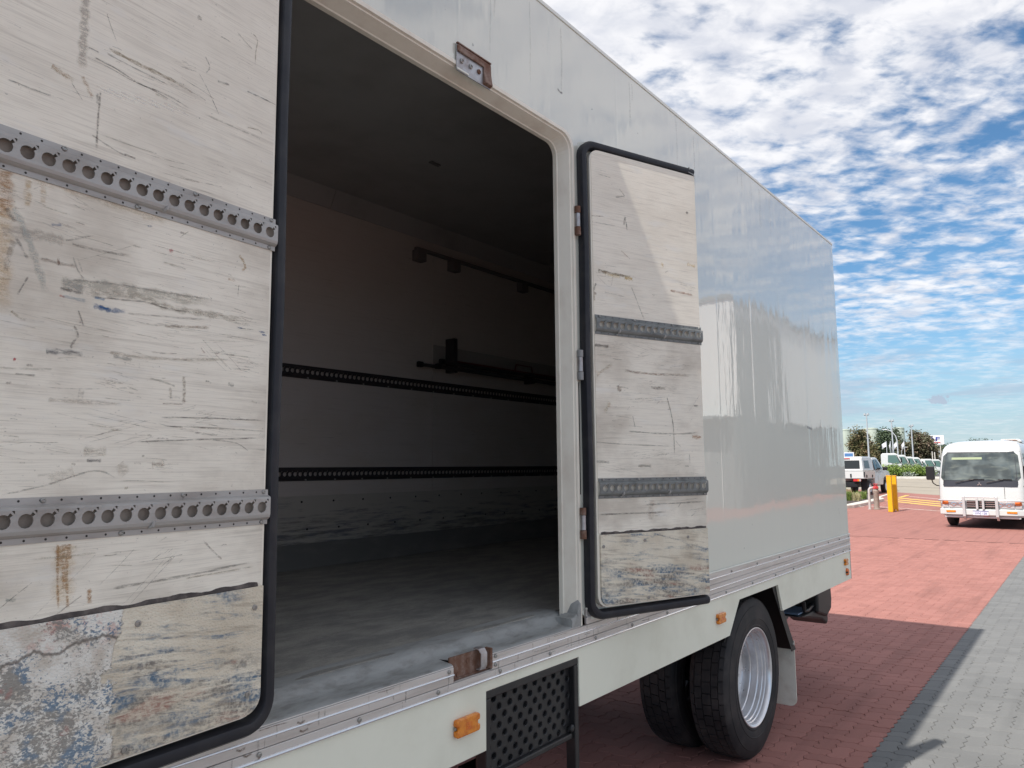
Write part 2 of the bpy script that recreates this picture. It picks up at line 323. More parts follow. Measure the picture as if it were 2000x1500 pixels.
# ------------------------------------------------------------------ mesh helpers
class MB:
    def __init__(s): s.v = []; s.f = []; s.smooth = False
    def add(s, vs, fs):
        b = len(s.v); s.v += [tuple(x) for x in vs]; s.f += [tuple(i + b for i in f) for f in fs]; return s
    def box(s, x0, x1, y0, y1, z0, z1):
        return s.add([(x0,y0,z0),(x1,y0,z0),(x1,y1,z0),(x0,y1,z0),(x0,y0,z1),(x1,y0,z1),(x1,y1,z1),(x0,y1,z1)],
                     [(0,3,2,1),(4,5,6,7),(0,1,5,4),(1,2,6,5),(2,3,7,6),(3,0,4,7)])
    def tube(s, pts, r, n=10, caps=True):
        pts = [Vector(p) for p in pts]; rings = []
        rr = r if isinstance(r, (list, tuple)) else [r]*len(pts)
        ref = Vector((0, 0, 1))
        d0 = (pts[1]-pts[0]).normalized()
        if abs(d0.z) > 0.9: ref = Vector((1, 0, 0))
        a = d0.cross(ref).normalized()
        for i, p in enumerate(pts):
            d = ((pts[min(i+1, len(pts)-1)] - p).normalized() + (p - pts[max(i-1, 0)]).normalized())
            d = d.normalized() if d.length > 1e-6 else d0
            a = (a - d*a.dot(d)).normalized(); b = d.cross(a)
            rings.append([p + (a*math.cos(2*math.pi*k/n) + b*math.sin(2*math.pi*k/n))*rr[i] for k in range(n)])
        return s.loft(rings, caps)
    def loft(s, rings, caps=True, closed=True):
        n = len(rings[0]); b = len(s.v)
        for r_ in rings: s.v += [tuple(p) for p in r_]
        for i in range(len(rings)-1):
            for k in range(n if closed else n-1):
                k2 = (k+1) % n
                s.f.append((b+i*n+k, b+i*n+k2, b+(i+1)*n+k2, b+(i+1)*n+k))
        if caps:
            s.f.append(tuple(b+k for k in reversed(range(n)))); s.f.append(tuple(b+(len(rings)-1)*n+k for k in range(n)))
        return s
    def prism(s, poly, y0, y1):
        """polygon in x,z extruded along y"""
        return s.loft([[(x, y0, z) for x, z in poly], [(x, y1, z) for x, z in poly]])
    def prism_y(s, poly, x0, x1):
        return s.loft([[(x0, y, z) for y, z in poly], [(x1, y, z) for y, z in poly]])
    def prism_z(s, poly, z0, z1):
        return s.loft([[(x, y, z0) for x, y in poly], [(x, y, z1) for x, y in poly]])
    def lathe(s, prof, n=48, axis='y', c=(0, 0, 0)):
        """prof: list of (along, radius)"""
        rings = []
        for a, r_ in prof:
            ring = []
            for k in range(n):
                th = 2*math.pi*k/n; p = (r_*math.cos(th), r_*math.sin(th))
                ring.append((c[0]+p[0], c[1]+a, c[2]+p[1]) if axis == 'y' else ((c[0]+a, c[1]+p[0], c[2]+p[1]) if axis == 'x' else (c[0]+p[0], c[1]+p[1], c[2]+a)))
            rings.append(ring)
        return s.loft(rings, caps=False)
    def xf(s, M):
        s.v = [tuple(M @ Vector(p)) for p in s.v]; return s
    def mesh(s, name, m, smooth=False):
        me = bpy.data.meshes.new(name); me.from_pydata(s.v, [], s.f); me.validate()
        bm = bmesh.new(); bm.from_mesh(me); bmesh.ops.recalc_face_normals(bm, faces=bm.faces); bm.to_mesh(me); bm.free()
        if m: me.materials.append(MATS[m])
        if smooth:
            me.shade_smooth()
            me.set_sharp_from_angle(angle=R(40))
        return me
    def build(s, name, m, parent=None, loc=None, smooth=False, bevel=0.0, seg=2, label=None):
        o = bpy.data.objects.new(name, s.mesh(name, m, smooth)); COL.objects.link(o)
        if parent is not None:
            o.parent = parent
            if loc is None and 'base' in parent: loc = [-q for q in parent['base']]
        if loc is not None: o.location = loc
        if bevel:
            md = o.modifiers.new('bevel', 'BEVEL'); md.width = bevel; md.segments = seg; md.limit_method = 'ANGLE'; md.angle_limit = R(35)
            md.harden_normals = False
        if label: o['label'] = label
        return o

def thing(name, label, cat, loc=(0, 0, 0), rz=0.0, group=None, kind=None):
    o = bpy.data.objects.new(name, None); COL.objects.link(o); o.location = loc; o.rotation_euler = (0, 0, rz)
    o.empty_display_size = 0.2
    o['label'] = label; o['category'] = cat
    if group: o['group'] = group
    return o
def tag(o, label, cat, group=None):
    o['label'] = label; o['category'] = cat
    if group: o['group'] = group
    return o
def struct(o, kind='structure'):
    o['kind'] = kind; return o
def dup(o, parent=None):
    c = o.copy(); COL.objects.link(c)
    if parent is not None: c.parent = parent
    for ch in list(o.children): dup(ch, c)
    return c
def share(name, me, parent, loc, rot=None, scale=None):
    o = bpy.data.objects.new(name, me); COL.objects.link(o); o.parent = parent; o.location = loc
    if rot: o.rotation_euler = rot
    if scale: o.scale = scale
    return o
def text_mesh(body, size, extrude, m, parent, loc, rot, name='lettering', bold=0.0, sx=1.0, shear=0.0, align='CENTER'):
    cu = bpy.data.curves.new('lettering', 'FONT'); cu.body = body; cu.size = size; cu.extrude = extrude; cu.offset = bold
    cu.align_x = align; cu.align_y = 'CENTER'; cu.shear = shear
    tmp = bpy.data.objects.new('lettering', cu); COL.objects.link(tmp)
    dg = bpy.context.evaluated_depsgraph_get()
    me = bpy.data.meshes.new_from_object(tmp.evaluated_get(dg)); bpy.data.objects.remove(tmp)
    me.materials.clear(); me.materials.append(MATS[m])
    o = bpy.data.objects.new(name, me); COL.objects.link(o); o.parent = parent; o.location = loc; o.rotation_euler = rot; o.scale = (sx, 1, 1)
    return o

def rrect(x0, x1, z0, z1, r, n=6, corners=(1, 1, 1, 1)):
    """rounded rectangle, counter-clockwise from bottom left; corners bl, br, tr, tl"""
    pts = []
    for (cx, cz, a0, on) in ((x0, z0, 180, corners[0]), (x1, z0, 270, corners[1]), (x1, z1, 0, corners[2]), (x0, z1, 90, corners[3])):
        sx = 1 if cx == x0 else -1; sz = 1 if cz == z0 else -1
        rr = r if on else 0.0005
        for k in range(n+1):
            a = R(a0 + 90*k/n)
            pts.append((cx + sx*rr + rr*math.cos(a), cz + sz*rr + rr*math.sin(a)))
    return pts

def gz(x):
    for (a, za), (b, zb) in zip(((-400, 0), (28, 0), (42, 0.3), (78, 0.8)), ((28, 0), (42, 0.3), (78, 0.8), (3000, 0.8))):
        if a <= x <= b: return za + (zb-za)*(x-a)/(b-a)
    return 0.8

# ------------------------------------------------------------------ ground, paving
SAND = mat('joint sand', rough=0.95, fn=lambda t: {'Base Color': t.mix(t.sm(t.noise(t.pos(), 9.0, 5.0, 0.7), 0.50, 0.60), (0.06, 0.052, 0.046), (0.55, 0.50, 0.40))})
def far_paving(a, b):
    def fn(t):
        p = t.pos(); st = t.noise(p, 0.9, 6.0, 0.62); fine = t.noise(t.mapv(p, (8, 8, 1)), 1.0, 3.0, 0.6)
        tm = t.noise(t.mapv(p, (0.25, 2.6, 1), (3, 1, 0), (0, 0, 0.12)), 1.0, 4.0, 0.6)
        col = t.mix(fine, a, b); col = t.mix(t.m('MULTIPLY', t.sm(tm, 0.54, 0.68), 0.35), col, tuple(x*0.5 for x in a)); col = t.mix(t.m('MULTIPLY', t.sm(st, 0.45, 0.75), 0.30), col, tuple(x*0.62 for x in a))
        br = t.n('ShaderNodeTexBrick', {'Vector': t.mapv(p, (1, 1, 1), (0, 0, 0), (0, 0, 0)), 'Scale': 1.0, 'Mortar Size': 0.004, 'Brick Width': 0.115, 'Row Height': 0.23, 'Color1': (1, 1, 1, 1), 'Color2': (0.93, 0.93, 0.93, 1), 'Mortar': (0.55, 0.55, 0.55, 1)})
        return {'Base Color': t.mix(1.0, col, br.outputs[0], 'MULTIPLY'), 'Roughness': 0.85}
    return fn
mat('red flat', fn=far_paving(RED1, RED2)); mat('grey flat', fn=far_paving(GREY1, GREY2))
mat('red paver', fn=paver(RED1, RED2, False)); mat('grey paver', fn=paver(GREY1, GREY2, False))
mat('red paver mass', fn=paver(RED1, RED2, True)); mat('grey paver mass', fn=paver(GREY1, GREY2, True))
mat('concrete', fn=dirty((0.34, 0.30, 0.24), (0.25, 0.22, 0.185), 0.35, 0.6, (0.7, 0.9), 0.1, (1, 1, 1), 30.0, 0.004))
mat('asphalt', fn=dirty((0.10, 0.098, 0.095), (0.06, 0.06, 0.06), 0.6, 0.6, (0.8, 0.95)))
mat('kerb concrete', fn=dirty((0.66, 0.62, 0.56), (0.44, 0.40, 0.35), 3.0, 0.6, (0.7, 0.9), 0.2, (1, 1, 1), 40.0, 0.006))
mat('mulch', fn=dirty((0.055, 0.045, 0.04), (0.17, 0.14, 0.12), 9.0, 0.9, (0.9, 1.0), 0.9, (1, 1, 1), 18.0, 0.05))
mat('line yellow', fn=dirty((0.74, 0.50, 0.11), (0.58, 0.33, 0.14), 3.0, 0.6, (0.6, 0.8)))
mat('line white', fn=dirty((0.74, 0.66, 0.60), (0.55, 0.33, 0.27), 3.0, 0.7, (0.6, 0.8)))

W = 0.115; B0 = 1.31                         # paver module; edge between the red and the grey paving
def sheet(name, pts, m, dz=0.0, kind=True):
    """a ground sheet that follows the rise of the yard; pts: polygon (x,y) as strips [(x, y0, y1), ...]"""
    mb = MB(); 
    xs = sorted(set([p[0] for p in pts] + [q for q in (28, 42, 78) if pts[0][0] < q < pts[-1][0]]))
    def interp(x, i):
        for a, b in zip(pts, pts[1:]):
            if a[0] <= x <= b[0]: return a[i] + (b[i]-a[i])*((x-a[0])/(b[0]-a[0]) if b[0] > a[0] else 0)
    vs = []; fs = []
    for x in xs: vs += [(x, interp(x, 1), gz(x)+dz), (x, interp(x, 2), gz(x)+dz)]
    for i in range(len(xs)-1): fs.append((2*i, 2*i+2, 2*i+3, 2*i+1))
    mb.add(vs, fs); o = mb.build(name, m)
    return struct(o) if kind else o
sheet('ground', [(-400, -600, 600), (28, -600, 600), (42, -600, 600), (78, -600, 600), (1500, -1500, 1500)], 'asphalt', -0.06)
PX1 = 21.965                                  # real pavers reach this far, then the material takes over
red_far = sheet('red_paving', [(PX1, B0, 26), (44.0, B0, 26), (44.6, 6.58, 26), (47.0, 8.8, 20), (50.2, 10.58, 16.0), (50.4, 10.8, 14)], 'red flat', 0.0)
grey_far = sheet('grey_paving', [(PX1, -7, B0), (60, -7, B0)], 'grey flat', 0.0)
sheet('red_forecourt', [(-20, -60, -7), (60, -60, -7)], 'red flat', -0.012)
sheet('concrete_road', [(44.0, -20, 40), (72.6, -20, 40)], 'concrete', -0.012)
bed_red = struct(MB().box(-4, PX1, B0, 13, -0.03, -0.0105).build('red_bedding', 'joint sand'))
bed_grey = struct(MB().box(-4, PX1, -7, B0-0.001, -0.03, -0.0105).build('grey_bedding', 'joint sand'))

AMP = 0.011
def edge_pts(p, q):
    """zigzag edge of one module shared by two neighbours; direction-independent"""
    (x0, y0), (x1, y1) = p, q; fl = (x1 < x0 or y1 < y0)
    if fl: (x0, y0), (x1, y1) = (x1, y1), (x0, y0)
    hor = x1 > x0; pts = []
    for tt, o in ((0, 0), (0.27, AMP), (0.73, -AMP)):
        pts.append((x0+(x1-x0)*tt, y0+o) if hor else (x0+o, y0+(y1-y0)*tt))
    pts.append((x1, y1))
    if fl: pts.reverse()
    return pts[:-1]
def outline(nx, ny):
    c = [(i*W, 0) for i in range(nx)] + [(nx*W, j*W) for j in range(ny)] + [(i*W, ny*W) for i in range(nx, 0, -1)] + [(0, j*W) for j in range(ny, 0, -1)]
    pts = []
    for a, b in zip(c, c[1:]+c[:1]): pts += edge_pts(a, b)
    cx, cy = nx*W/2, ny*W/2
    return [(x-cx, y-cy) for x, y in pts]
def inset(pts, d):
    n = len(pts); res = []
    for i in range(n):
        a, b, c = pts[i-1], pts[i], pts[(i+1) % n]
        e1 = Vector((b[0]-a[0], b[1]-a[1])).normalized(); e2 = Vector((c[0]-b[0], c[1]-b[1])).normalized()
        nrm = Vector((-(e1.y+e2.y), e1.x+e2.x)).normalized()
        k = d/max(0.5, nrm.dot(Vector((-e1.y, e1.x))))
        res.append((b[0]+nrm.x*k, b[1]+nrm.y*k))
    return res
def paver_geo(nx, ny):
    o = outline(nx, ny); a = inset(o, 0.0014); b = inset(o, 0.0045); n = len(o)
    v = [(x, y, -0.010) for x, y in a] + [(x, y, -0.0028) for x, y in a] + [(x, y, 0) for x, y in b]
    f = [(i, (i+1) % n, n+(i+1) % n, n+i) for i in range(n)] + [(n+i, n+(i+1) % n, 2*n+(i+1) % n, 2*n+i) for i in range(n)] + [tuple(range(2*n, 3*n))]
    return v, f
GEO = {'x': paver_geo(2, 1), 'y': paver_geo(1, 2), 's': paver_geo(1, 1)}
def to_px(p):
    d = Vector(p) - Vector((0, 0, 1.9)); z = d.dot(fw)
    if z < 0.3: return None
    return (1000 + 1459.8*d.dot(r2)/z, 750 - 1459.8*d.dot(u2)/z, z)
def lay(y_lo, y_hi, sgn, mass_name, part_name, parent, m1, m2, offx, j_range):
    items = []
    ni = int((PX1+4)/W)
    for j in range(*j_range):
        for i in range(-2, ni+2):
            k = (i - j) % 4
            if k == 0: items.append(('x', i, j))
            elif k == 3: items.append(('y', i, j))
    placed = []
    j0, j1 = j_range
    for kind, i, j in items:
        x = -4 + offx + i*W; 
        yy = lambda jj: B0 + sgn*jj*W          # j counts away from the boundary
        if kind == 'x': placed.append(('x', x+W, yy(j)+sgn*W/2))
        else:
            if j+1 >= j1: placed.append(('s', x+W/2, yy(j)+sgn*W/2))
            else: placed.append(('y', x+W/2, yy(j)+sgn*W))
    # half pieces along the cut edge
    for i in range(-2, ni+2):
        if (i - (j0-1)) % 4 == 3: placed.append(('s', -4+offx+i*W+W/2, B0+sgn*j0*W+sgn*W/2))
    scored = []
    for kind, x, y in placed:
        if x < -3.9 or x > PX1-0.06: continue
        s = 0
        q = to_px((x, y, 0))
        if q and -20 < q[0] < 2020 and -20 < q[1] < 1530:
            hid = False
            if y > 1.85:                        # seen past or under the truck side only
                t_ = 1.85/y; xx = x*t_; zz = 1.9 - 1.9*t_
                hid = xx < 7.47 and zz > 0.86
                if y < 2.6 and 4.4 < x*1.9/y < 5.6: hid = True
            if not hid: s = 1.0/(q[2]**3)
        scored.append((s, kind, x, y))
    scored.sort(key=lambda q: -q[0])
    meshes = {}
    for kd in 'xys':
        mb = MB(); mb.add(*GEO[kd]); meshes[kd] = mb.mesh('paver', m1)
    rnd = random.Random(3)
    n_single = 0; mass = MB()
    for s, kd, x, y in scored:
        dz = rnd.uniform(-0.0022, 0.0016); rz_ = rnd.uniform(-0.006, 0.006)
        if s > 0 and n_single < 298:
            o = share('paver', meshes[kd], parent, (x, y, dz), (rnd.uniform(-.006, .006), rnd.uniform(-.006, .006), rz_)); n_single += 1
        else:
            v, f = GEO[kd]; ca, sa = math.cos(rz_), math.sin(rz_); tx, ty = rnd.uniform(-.006, .006), rnd.uniform(-.006, .006)
            mass.add([(x+a*ca-b*sa, y+a*sa+b*ca, c+dz+a*tx+b*ty) for a, b, c in v], f)
    me = bpy.data.meshes.new(mass_name); me.from_pydata(mass.v, [], mass.f); me.materials.append(MATS[m2])
    o = bpy.data.objects.new(mass_name, me); COL.objects.link(o); o.parent = parent; o['kind'] = 'stuff'
lay(B0, 12, 1, 'paver_field', 'paver', bed_red, 'red paver', 'red paver mass', 0.03, (0, 78))
lay(-2, B0, -1, 'paver_field', 'paver', bed_grey, 'grey paver', 'grey paver mass', 0.0, (0, 34))
sheet('grey_margin', [(-4, -7, B0-34*W-0.002), (PX1, -7, B0-34*W-0.002)], 'grey flat', -0.003)
sheet('red_margin', [(-4, B0+78*W+0.002, 26), (PX1, B0+78*W+0.002, 26)], 'red flat', -0.003)
sheet('grey_apron', [(-30, -7, B0), (-4, -7, B0)], 'grey flat', 0.0)
sheet('red_apron', [(-30, B0, 26), (-4, B0, 26)], 'red flat', 0.0)
STROKES_LEFT = [
 ([(-0.636,2.959),(-0.634,2.908),(-0.634,2.843),(-0.634,2.785)], 0.0160, (0.504,0.462,0.408), 0.68),
 ([(-0.609,2.828),(-0.558,2.825),(-0.501,2.815),(-0.426,2.817),(-0.362,2.808)], 0.0030, (0.13,0.115,0.1), 0.68),
 ([(-0.628,2.821),(-0.576,2.82),(-0.52,2.814),(-0.458,2.813),(-0.366,2.801)], 0.0020, (0.13,0.115,0.1), 0.59),
 ([(-0.578,2.865),(-0.523,2.862),(-0.444,2.862),(-0.39,2.859)], 0.0070, (0.36,0.29,0.19), 0.64),
 ([(-0.581,2.851),(-0.541,2.848),(-0.479,2.846),(-0.423,2.844)], 0.0030, (0.13,0.115,0.1), 0.42),
 ([(-0.622,2.845),(-0.598,2.844)], 0.0030, (0.13,0.115,0.1), 0.68),
 ([(-0.78,2.698),(-0.717,2.698),(-0.664,2.702)], 0.0030, (0.13,0.115,0.1), 0.51),
 ([(-0.697,2.766),(-0.674,2.759),(-0.648,2.754)], 0.0100, (0.52,0.42,0.3), 0.59),
 ([(-0.632,2.772),(-0.617,2.749),(-0.606,2.733)], 0.0080, (0.55,0.44,0.33), 0.51),
 ([(-0.59,2.754),(-0.592,2.695),(-0.592,2.614)], 0.0040, (0.13,0.115,0.1), 0.59),
 ([(-0.596,2.748),(-0.596,2.722)], 0.0050, (0.13,0.115,0.1), 0.42),
 ([(-0.586,2.946),(-0.574,2.918),(-0.557,2.885)], 0.0020, (0.3,0.28,0.25), 0.59),
 ([(-0.344,2.913),(-0.316,2.88),(-0.276,2.821)], 0.0020, (0.3,0.28,0.25), 0.59),
 ([(-0.197,2.931),(-0.151,2.933),(-0.091,2.934)], 0.0030, (0.13,0.115,0.1), 0.68),
 ([(-0.289,2.917),(-0.251,2.924)], 0.0050, (0.13,0.115,0.1), 0.51),
 ([(-0.654,2.747),(-0.627,2.716)], 0.0020, (0.3,0.28,0.25), 0.59),
 ([(-0.183,3.105),(-0.167,3.093),(-0.171,3.057),(-0.172,3.016)], 0.0030, (0.36,0.29,0.19), 0.51),
 ([(-0.355,3.063),(-0.342,3.061)], 0.0100, (0.3,0.28,0.25), 0.59),
 ([(-0.529,2.63),(-0.499,2.629)], 0.0040, (0.13,0.115,0.1), 0.59),
 ([(-0.193,2.829),(-0.152,2.836),(-0.141,2.827)], 0.0030, (0.36,0.29,0.19), 0.59),
 ([(-0.605,2.647),(-0.544,2.63),(-0.507,2.628)], 0.0030, (0.13,0.115,0.1), 0.42),
 ([(-0.328,2.967),(-0.314,2.944),(-0.326,2.921)], 0.0030, (0.3,0.28,0.25), 0.51),
 ([(-0.601,2.764),(-0.536,2.759)], 0.0040, (0.75,0.74,0.72), 0.42),
 ([(-0.573,2.769),(-0.506,2.765)], 0.0040, (0.75,0.74,0.72), 0.42),
 ([(-0.544,2.775),(-0.476,2.77)], 0.0040, (0.75,0.74,0.72), 0.42),
 ([(-0.515,2.78),(-0.444,2.776)], 0.0040, (0.75,0.74,0.72), 0.42),
 ([(-0.476,2.787),(-0.403,2.783)], 0.0040, (0.75,0.74,0.72), 0.42),
 ([(-0.437,2.794),(-0.361,2.79)], 0.0040, (0.75,0.74,0.72), 0.42),
 ([(-0.753,2.437),(-0.723,2.385),(-0.702,2.334),(-0.679,2.271)], 0.0120, (0.504,0.516,0.48), 0.65),
 ([(-0.764,2.431),(-0.746,2.404)], 0.0080, (0.3,0.28,0.25), 0.59),
 ([(-0.744,2.376),(-0.718,2.335)], 0.0050, (0.3,0.28,0.25), 0.59),
 ([(-0.746,2.367),(-0.754,2.335),(-0.758,2.299)], 0.0090, (0.4,0.36,0.31), 0.59),
 ([(-0.677,2.42),(-0.655,2.425)], 0.0040, (0.03,0.12,0.3), 0.77),
 ([(-0.463,2.476),(-0.451,2.479)], 0.0030, (0.03,0.12,0.3), 0.59),
 ([(-0.405,2.431),(-0.394,2.432)], 0.0070, (0.5,0.04,0.06), 0.85),
 ([(-0.733,2.126),(-0.728,2.125)], 0.0050, (0.5,0.04,0.06), 0.85),
 ([(-0.631,2.31),(-0.556,2.319),(-0.457,2.324),(-0.365,2.328),(-0.276,2.335)], 0.0040, (0.13,0.115,0.1), 0.59),
 ([(-0.652,2.297),(-0.596,2.307),(-0.513,2.316),(-0.398,2.318),(-0.276,2.326)], 0.0200, (0.516,0.492,0.42), 0.61),
 ([(-0.652,2.287),(-0.625,2.287),(-0.601,2.284)], 0.0050, (0.13,0.115,0.1), 0.77),
 ([(-0.647,2.297),(-0.622,2.299),(-0.602,2.289)], 0.0180, (0.432,0.42,0.384), 0.58),
 ([(-0.602,2.289),(-0.548,2.296),(-0.475,2.303),(-0.413,2.293),(-0.334,2.292),(-0.268,2.295),(-0.127,2.294)], 0.0140, (0.456,0.42,0.348), 0.58),
 ([(-0.581,2.283),(-0.512,2.289),(-0.456,2.294),(-0.396,2.288),(-0.312,2.292)], 0.0030, (0.13,0.115,0.1), 0.51),
 ([(-0.58,2.264),(-0.56,2.261),(-0.535,2.26),(-0.503,2.264)], 0.0090, (0.03,0.12,0.3), 0.77),
 ([(-0.578,2.282),(-0.554,2.281)], 0.0040, (0.1,0.25,0.42), 0.51),
 ([(-0.646,2.272),(-0.594,2.27)], 0.0060, (0.16,0.3,0.42), 0.42),
 ([(-0.567,2.265),(-0.539,2.26)], 0.0040, (0.03,0.12,0.3), 0.85),
 ([(-0.201,2.274),(-0.182,2.274)], 0.0030, (0.03,0.12,0.3), 0.77),
 ([(-0.132,2.273),(-0.111,2.274)], 0.0040, (0.03,0.12,0.3), 0.77),
 ([(-0.121,2.267),(-0.105,2.267)], 0.0040, (0.03,0.12,0.3), 0.77),
 ([(-0.652,2.272),(-0.641,2.27)], 0.0030, (0.6,0.15,0.1), 0.59),
 ([(-0.41,2.245),(-0.28,2.261)], 0.0060, (0.42,0.36,0.29), 0.59),
 ([(-0.503,2.259),(-0.281,2.28)], 0.0040, (0.13,0.115,0.1), 0.42),
 ([(-0.771,2.38),(-0.714,2.39),(-0.669,2.391),(-0.647,2.394)], 0.0180, (0.504,0.456,0.396), 0.54),
 ([(-0.647,2.393),(-0.589,2.419)], 0.0040, (0.3,0.28,0.25), 0.51),
 ([(-0.634,2.39),(-0.573,2.389),(-0.499,2.395)], 0.0050, (0.13,0.115,0.1), 0.51),
 ([(-0.696,2.342),(-0.65,2.341),(-0.615,2.343)], 0.0060, (0.36,0.3,0.25), 0.51),
 ([(-0.66,2.343),(-0.655,2.344)], 0.0120, (0.25,0.15,0.11), 0.68),
 ([(-0.204,2.468),(-0.189,2.455),(-0.183,2.439),(-0.195,2.428)], 0.0060, (0.5,0.36,0.2), 0.68),
 ([(-0.235,2.397),(-0.211,2.398)], 0.0050, (0.6,0.4,0.25), 0.51),
 ([(-0.629,2.362),(-0.617,2.334),(-0.602,2.317)], 0.0030, (0.3,0.28,0.25), 0.51),
 ([(-0.619,2.361),(-0.607,2.332)], 0.0030, (0.3,0.28,0.25), 0.42),
 ([(-0.611,2.247),(-0.597,2.212)], 0.0030, (0.13,0.115,0.1), 0.68),
 ([(-0.715,2.3),(-0.734,2.256)], 0.0030, (0.3,0.28,0.25), 0.68),
 ([(-0.743,2.223),(-0.727,2.212),(-0.714,2.208)], 0.0040, (0.36,0.29,0.19), 0.68),
 ([(-0.673,2.149),(-0.639,2.153),(-0.594,2.153)], 0.0090, (0.17,0.17,0.17), 0.64),
 ([(-0.352,2.13),(-0.349,2.098),(-0.349,2.061)], 0.0070, (0.33,0.27,0.21), 0.68),
 ([(-0.405,2.059),(-0.349,2.061)], 0.0030, (0.25,0.16,0.12), 0.59),
 ([(-0.408,2.026),(-0.283,2.031),(-0.097,2.034)], 0.0030, (0.13,0.115,0.1), 0.68),
 ([(-0.401,2.006),(-0.255,2.007),(-0.101,2.005)], 0.0020, (0.13,0.115,0.1), 0.59),
 ([(-0.728,2.097),(-0.688,2.097)], 0.0030, (0.13,0.115,0.1), 0.51),
 ([(-0.308,2.206),(-0.295,2.192)], 0.0030, (0.5,0.35,0.3), 0.59),
 ([(-0.224,2.123),(-0.205,2.12)], 0.0080, (0.13,0.115,0.1), 0.59),
 ([(-0.619,2.213),(-0.609,2.193),(-0.621,2.171),(-0.621,2.161)], 0.0040, (0.3,0.28,0.25), 0.68),
 ([(-0.58,2.377),(-0.494,2.378)], 0.0020, (0.13,0.115,0.1), 0.42),
 ([(-0.541,2.165),(-0.43,2.164),(-0.217,2.186)], 0.0060, (0.42,0.37,0.3), 0.51),
 ([(-0.602,2.067),(-0.589,2.066)], 0.0120, (0.36,0.336,0.3), 0.43),
 ([(-0.53,2.157),(-0.483,2.153)], 0.0060, (0.22,0.22,0.2), 0.51),
 ([(-0.434,2.248),(-0.094,2.248)], 0.0020, (0.13,0.115,0.1), 0.38),
 ([(-0.664,2.049),(-0.499,2.051)], 0.0080, (0.45,0.39,0.33), 0.47),
 ([(-0.201,2.39),(-0.204,2.356)], 0.0020, (0.3,0.28,0.25), 0.59),
 ([(-0.387,2.099),(-0.382,2.07)], 0.0060, (0.45,0.4,0.34), 0.51),
 ([(-0.625,1.752),(-0.622,1.684),(-0.616,1.616)], 0.0040, (0.42,0.2,0.05), 0.64),
 ([(-0.613,1.751),(-0.611,1.703),(-0.607,1.655)], 0.0080, (0.42,0.2,0.05), 0.64),
 ([(-0.606,1.75),(-0.603,1.681),(-0.597,1.613)], 0.0050, (0.42,0.2,0.05), 0.64),
 ([(-0.623,1.747),(-0.622,1.724),(-0.619,1.701)], 0.0100, (0.42,0.2,0.05), 0.64),
 ([(-0.554,1.652),(-0.554,1.636),(-0.552,1.619)], 0.0080, (0.42,0.2,0.05), 0.64),
 ([(-0.601,1.75),(-0.601,1.734),(-0.599,1.717)], 0.0060, (0.42,0.2,0.05), 0.64),
 ([(-0.61,1.748),(-0.61,1.7),(-0.607,1.619)], 0.0350, (0.66,0.48,0.264), 0.36),
 ([(-0.766,2.44),(-0.765,2.399),(-0.762,2.304),(-0.758,2.217)], 0.0260, (0.72,0.504,0.264), 0.40),
 ([(-0.773,2.506),(-0.768,2.463),(-0.77,2.408)], 0.0240, (0.42,0.2,0.05), 0.59),
 ([(-0.727,2.503),(-0.726,2.443)], 0.0120, (0.55,0.38,0.18), 0.42),
 ([(-0.697,2.504),(-0.696,2.459)], 0.0100, (0.58,0.42,0.25), 0.34),
 ([(-0.721,2.511),(-0.627,2.511),(-0.485,2.505),(-0.407,2.505)], 0.0220, (0.6,0.48,0.324), 0.36),
 ([(-0.576,1.925),(-0.542,1.924)], 0.0060, (0.06,0.06,0.08), 0.77),
 ([(-0.584,1.943),(-0.531,1.945)], 0.0140, (0.48,0.432,0.36), 0.50),
 ([(-0.425,1.914),(-0.391,1.918)], 0.0120, (0.504,0.444,0.372), 0.50),
 ([(-0.601,1.902),(-0.653,1.885)], 0.0200, (0.6,0.552,0.48), 0.29),
 ([(-0.739,1.856),(-0.657,1.873),(-0.558,1.902),(-0.508,1.885)], 0.0030, (0.3,0.28,0.25), 0.51),
 ([(-0.465,1.967),(-0.299,1.977),(-0.101,1.987)], 0.0030, (0.13,0.115,0.1), 0.59),
 ([(-0.267,1.977),(-0.194,1.971),(-0.151,1.949)], 0.0020, (0.13,0.115,0.1), 0.51),
 ([(-0.505,1.645),(-0.315,1.651),(-0.126,1.662)], 0.0050, (0.13,0.115,0.1), 0.47),
 ([(-0.326,1.644),(-0.118,1.65)], 0.0030, (0.36,0.29,0.19), 0.51),
 ([(-0.718,1.651),(-0.698,1.65)], 0.0060, (0.2,0.26,0.24), 0.51),
 ([(-0.504,1.917),(-0.485,1.892)], 0.0200, (0.48,0.42,0.348), 0.36),
]
